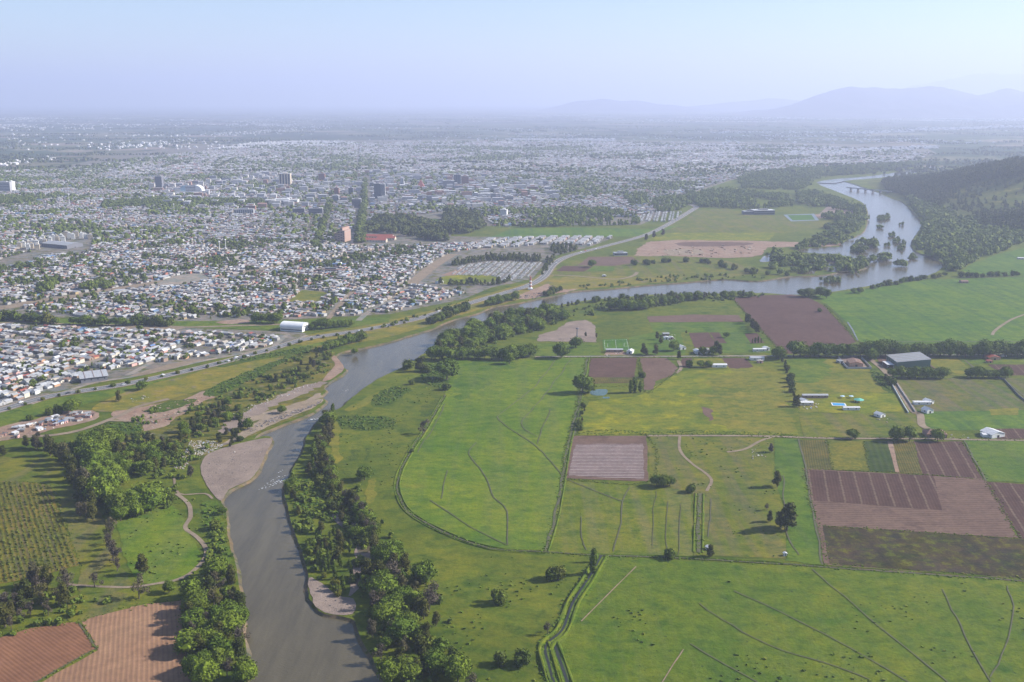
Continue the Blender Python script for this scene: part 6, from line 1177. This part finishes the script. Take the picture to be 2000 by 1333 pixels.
scatter_boxes("rubble", [[(1465, 878), (1500, 874), (1500, 895), (1470, 898)]], 2.5, .4, 1.1, M_rub)
scatter_boxes("boulders", [[(478, 842), (520, 822), (560, 806), (600, 796), (628, 782), (625, 790), (590, 805), (540, 824), (490, 845)]], 2.2, .75, 1.7, M_stone)
scatter_boxes("pebbles", [[(440, 955), (500, 915), (526, 862), (440, 885), (402, 905), (400, 940), (425, 965)], [(610, 1140), (660, 1168), (685, 1195), (640, 1195)]], 2.4, .35, .7, M_stone)
scatter_boxes("driftwood", [[(440, 955), (500, 915), (526, 862), (440, 885)]], 14, .3, 1.3, M_rub)
scatter_boxes("boulders", [[(1010, 582), (1050, 570), (1085, 572), (1040, 586)]], 4, .6, 2, M_stone)
M_grave = island_mat("grave_stone", [(0, (0.55, 0.53, 0.5)), (.4, (0.34, 0.33, 0.33)), (.7, (0.72, 0.7, 0.68))], .8)
gx, gy, ga, _, _ = lattice([(0, 0), (1, 0), (1, 1)], 0, 5, 5, 4, 9, 1, 0); EXC_SAVE, EXC = EXC, []
gx, gy, ga, _, _ = lattice([(882, 538), (900, 520), (960, 512), (1058, 514), (1036, 540), (985, 552), (965, 540)], 80, 3.6, 4.0, 4.5, 12, .85, .3); k = len(gx)
houses_mass("grave_stones", gx, gy, np.full(k, ga), np.full(k, 1.6), np.full(k, 2.3), rng.uniform(.8, 2.2, k), rng.uniform(0, .4, k), [M_grave, M_grave])
gx, gy, ga, _, _ = lattice([(1235, 432), (1270, 415), (1330, 415), (1325, 430), (1300, 434)], 80, 6, 7, 5, 12, .8, .3); k = len(gx)
houses_mass("grave_stones", gx, gy, np.full(k, ga), np.full(k, 3.0), np.full(k, 4), rng.uniform(2, 4, k), rng.uniform(0, 1, k), [M_grave, M_grave]); EXC = EXC_SAVE
M_tuft = foliage("tuft_blades", (0.045, 0.075, 0.02), (0.085, 0.13, 0.03), (0.13, 0.15, 0.045), island=True)
def tufts(name, X, Y, size, zs=.5, m=None):
    n = len(X); sz = size * rng.uniform(.45, 1.4, n); V = CS1[0][None] * (1 + .35 * rng.normal(size=(n, 8, 1))) * (sz[:, None, None] * np.array([.7, .7, zs])); a = rng.uniform(0, 6.28, n)[:, None]
    Z_ = V[..., 2] + sz[:, None] * zs * .35; Q = (CS1[1][None] + 8 * np.arange(n)[:, None, None]).reshape(-1, 4)
    return stuff(obj(name, mesh_q(name, np.stack([V[..., 0] * np.cos(a) - V[..., 1] * np.sin(a) + X[:, None], V[..., 0] * np.sin(a) + V[..., 1] * np.cos(a) + Y[:, None], Z_], 2).reshape(-1, 3), Q, [m or M_tuft])))
X, Y = [], []
def along(pts, wd, step):
    w = np.array([P(*q)[:2] for q in smooth_px(pts, 4)]); sl = np.r_[0, np.cumsum(np.linalg.norm(np.diff(w, axis=0), axis=1))]; n = int(sl[-1] / step); s = np.linspace(0, sl[-1], n)
    X.append(np.interp(s, sl, w[:, 0]) + rng.normal(0, wd, n)); Y.append(np.interp(s, sl, w[:, 1]) + rng.normal(0, wd, n))
def offs_px(pts, off): return [tuple(float(k) for k in PX(q.x, q.y)) for q in offset_line(pts, off)[::3]]
for pts, w in DITCH[:3]: along(pts, 1.3, .8)
along(offs_px(MAIN, 3.4), 1.1, .4); along(offs_px(MAIN, -3.4), 1.1, .4); along([(1365, 965), (1362, 1080)], 1.2, .6); along([(1145, 848), (1250, 845), (1400, 845), (1550, 850)], 3, .4)
tufts("ditch_grass", np.concatenate(X), np.concatenate(Y), .9, .6, foliage('ditch_blades', (0.06, 0.10, 0.025), (0.09, 0.15, 0.03), (0.12, 0.16, 0.04), island=True))
X, Y = [], []
def zone(poly, spacing, keep, thr=None, sc=20):
    a, b = px_points(poly, spacing, keep)
    if thr is not None: k = nz(a, b, sc, 6.6) > thr; a, b = a[k], b[k]
    X.append(a); Y.append(b)
zone([(1200, 1110), (2010, 1145), (2010, 1345), (1120, 1345), (1110, 1240)], 4.5, .45, .3, 28)
zone([(780, 1080), (1150, 1090), (1100, 1180), (1060, 1260), (1070, 1340), (930, 1340), (850, 1200)], 5, .5, .05, 24)
zone([(1268, 855), (1510, 860), (1535, 1090), (1360, 1085), (1352, 950)], 5, .4, .12, 22); zone([(650, 830), (700, 775), (800, 725), (860, 720), (800, 885), (775, 950), (690, 950)], 5, .5, .05, 26)
zone([(240, 985), (380, 970), (440, 1000), (450, 1095), (380, 1130), (250, 1140)], 4, .5, .0, 16)
tufts("grass_tufts", np.concatenate(X), np.concatenate(Y), 1.25, .55)
X, Y = [], []
for q in ([(660, 815), (700, 812), (770, 818), (775, 835), (730, 842), (668, 838)], [(725, 775), (770, 755), (800, 760), (770, 785), (735, 795)], [(820, 710), (880, 712), (860, 760), (825, 748)], [(395, 770), (440, 745), (500, 720), (570, 695), (560, 705), (500, 738), (445, 765)], [(420, 712), (480, 698), (560, 685), (610, 675), (600, 690), (520, 700)], [(205, 828), (270, 826), (275, 845), (205, 840)], [(1700, 722), (1720, 730), (1748, 770), (1705, 742)], [(560, 940), (600, 930), (660, 960), (690, 1010), (650, 1020), (580, 1010)], [(360, 1180), (376, 1180), (385, 1260), (395, 1345), (380, 1345), (366, 1260)], [(395, 985), (430, 990), (438, 1050), (455, 1095), (420, 1110)]): zone(q, 2.2, .55)
tufts("undergrowth", np.concatenate(X), np.concatenate(Y), 1.7, .6, foliage("undergrowth_leaves", (0.04, 0.075, 0.022), (0.06, 0.11, 0.028), (0.10, 0.13, 0.04), island=True))
X, Y = [], []
w = [P(*q)[:2] for q in [(0, 942), (95, 950), (125, 1020), (153, 1104), (60, 1128), (-60, 1152), (-60, 940)]]; a_ = math.radians(120); R_ = np.array([[math.cos(a_), math.sin(a_)], [-math.sin(a_), math.cos(a_)]]); q = np.array(w) @ R_.T
s, t_ = np.meshgrid(np.arange(q[:, 0].min(), q[:, 0].max(), 1.1), np.arange(q[:, 1].min(), q[:, 1].max(), 3.4)); s = s.ravel() + rng.normal(0, .3, s.size); t_ = t_.ravel() + rng.normal(0, .25, t_.size); x = s * R_[0, 0] + t_ * R_[1, 0]; y = s * R_[0, 1] + t_ * R_[1, 1]; px_, py_ = PX(x, y); k = inpoly(px_, py_, [(0, 942), (95, 950), (125, 1020), (153, 1104), (60, 1128), (-60, 1152), (-60, 940)]) & (rng.random(len(x)) < .8)
tufts("orchard_rows", x[k], y[k], 1.15, .8, foliage("vine_leaves", (0.06, 0.075, 0.03), (0.085, 0.10, 0.04), (0.11, 0.11, 0.05), island=True))
# ragged weedy margins round the ploughed land, heaps in the quarry, clutter in the yards
X, Y = [], []
for q, wd in (([(1430, 583), (1462, 618), (1505, 665), (1532, 692)], 1.6), ([(1608, 597), (1645, 635), (1674, 668)], 1.6), ([(1572, 919), (1582, 978), (1600, 1030), (1617, 1103)], 1.3), ([(1570, 917), (1690, 921), (1800, 927), (1925, 938)], .8), ([(1600, 1028), (1800, 1040), (1985, 1053)], 1.0), ([(1617, 1104), (1800, 1117), (2000, 1132)], 1.6), ([(1880, 863), (1926, 941), (1990, 1052)], 1.2), ([(1102, 936), (1118, 852), (1264, 851), (1266, 942), (1102, 936)], 1.0), ([(1153, 700), (1147, 750), (1240, 750), (1246, 700)], 1.2), ([(1250, 700), (1258, 762), (1276, 762), (1325, 722)], 1.2), ([(-40, 1256), (60, 1228), (152, 1214), (215, 1194), (290, 1180), (354, 1174)], 1.8), ([(354, 1174), (360, 1240), (378, 1345)], 1.6), ([(188, 1268), (120, 1305), (60, 1340)], .8), ([(155, 1214), (188, 1268)], .8), ([(1615, 860), (1626, 918)], .8), ([(1686, 862), (1698, 921)], .6), ([(1264, 851), (1400, 849), (1560, 855), (1790, 857), (2000, 860)], 1.4), ([(1045, 699), (1330, 698), (1640, 698)], 1.3), ([(0, 942), (95, 950), (125, 1020), (155, 1106)], 1.2), ([(1110, 870), (1145, 700)], 1.5)): along(q, wd, .75)
tufts("margin_weeds", np.concatenate(X), np.concatenate(Y), .85, .6, foliage('margin_blades', (0.06, 0.085, 0.028), (0.09, 0.12, 0.035), (0.15, 0.14, 0.06), island=True))
M_heap = island_mat("quarry_heap", [(0, (0.33, 0.22, 0.15)), (.4, (0.26, 0.17, 0.12)), (.7, (0.40, 0.32, 0.25))], .95)
scatter_boxes("spoil_heaps", [[(1250, 500), (1300, 486), (1380, 480), (1480, 478), (1480, 496), (1400, 503)]], 11, .35, 5, M_heap, .35)
scatter_boxes("spoil_heaps", [[(232, 818), (300, 795), (390, 775), (410, 780), (340, 815), (285, 838)]], 4, .35, 1.8, M_heap, .4)
scatter_boxes("yard_clutter", [[(1183, 687), (1240, 687), (1240, 695), (1183, 695)], [(1345, 686), (1400, 685), (1402, 695), (1345, 695)], [(1556, 790), (1602, 782), (1600, 800), (1560, 800)], [(1292, 655), (1320, 655), (1320, 667), (1292, 667)], [(1470, 684), (1502, 683), (1502, 690), (1470, 690)], [(1710, 815), (1745, 818), (1745, 826), (1715, 826)], [(1725, 705), (1755, 705), (1765, 718), (1735, 718)], [(1850, 849), (1900, 849), (1900, 857), (1850, 857)]], 3.4, .3, 1.5, M_rub)
# river foam at the rapids
M_foam = plain("foam", (0.75, 0.77, 0.78), .7, .1)
for q in ([(508, 812)],): pass
X, Y = [], []
for q, s_ in (([(500, 955), (530, 935), (555, 922), (562, 935), (520, 950)], .55), ([(535, 918), (552, 915), (550, 922)], .6), ([(572, 872), (588, 874), (586, 879), (574, 878)], .6), ([(600, 817), (632, 811), (634, 814), (602, 820)], .35), ([(668, 760), (684, 756), (682, 764)], 1.5)): a, b = px_points(q, s_ * 2.6, .4); X.append(a); Y.append(b)
X, Y = np.concatenate(X), np.concatenate(Y); n = len(X); V = CS1[0][None] * (1 + .4 * rng.normal(size=(n, 8, 1))) * np.array([.8, .3, .06]) * rng.uniform(.4, 1.3, n)[:, None, None]
stuff(obj("river_foam", mesh_q("river_foam", np.stack([V[..., 0] + X[:, None], V[..., 1] + Y[:, None], V[..., 2] - 1.5], 2).reshape(-1, 3), (CS1[1][None] + 8 * np.arange(n)[:, None, None]).reshape(-1, 4), [M_foam])))
# ------------------------------------------------------------------ haze
def box(name, lo, hi):
    v = [(x, y, z) for x in (lo[0], hi[0]) for y in (lo[1], hi[1]) for z in (lo[2], hi[2])]
    f = [(0, 1, 3, 2), (4, 6, 7, 5), (0, 4, 5, 1), (2, 3, 7, 6), (0, 2, 6, 4), (1, 5, 7, 3)]
    return mesh_py(name, v, f, [])
hz = bpy.data.materials.new("haze"); hz.use_nodes = True; t = hz.node_tree
t.nodes.remove(t.nodes["Principled BSDF"])
pv = t.nodes.new("ShaderNodeVolumePrincipled"); t.links.new(pv.outputs[0], t.nodes["Material Output"].inputs["Volume"])
pv.inputs["Color"].default_value = (0.69, 0.75, 1.0, 1); pv.inputs["Density"].default_value = 8.8e-5; pv.inputs["Anisotropy"].default_value = 0.25
me = box("haze", (-43000, -1600, -4), (43000, 49000, 1150)); me.materials.append(hz)
stuff(obj("haze", me))
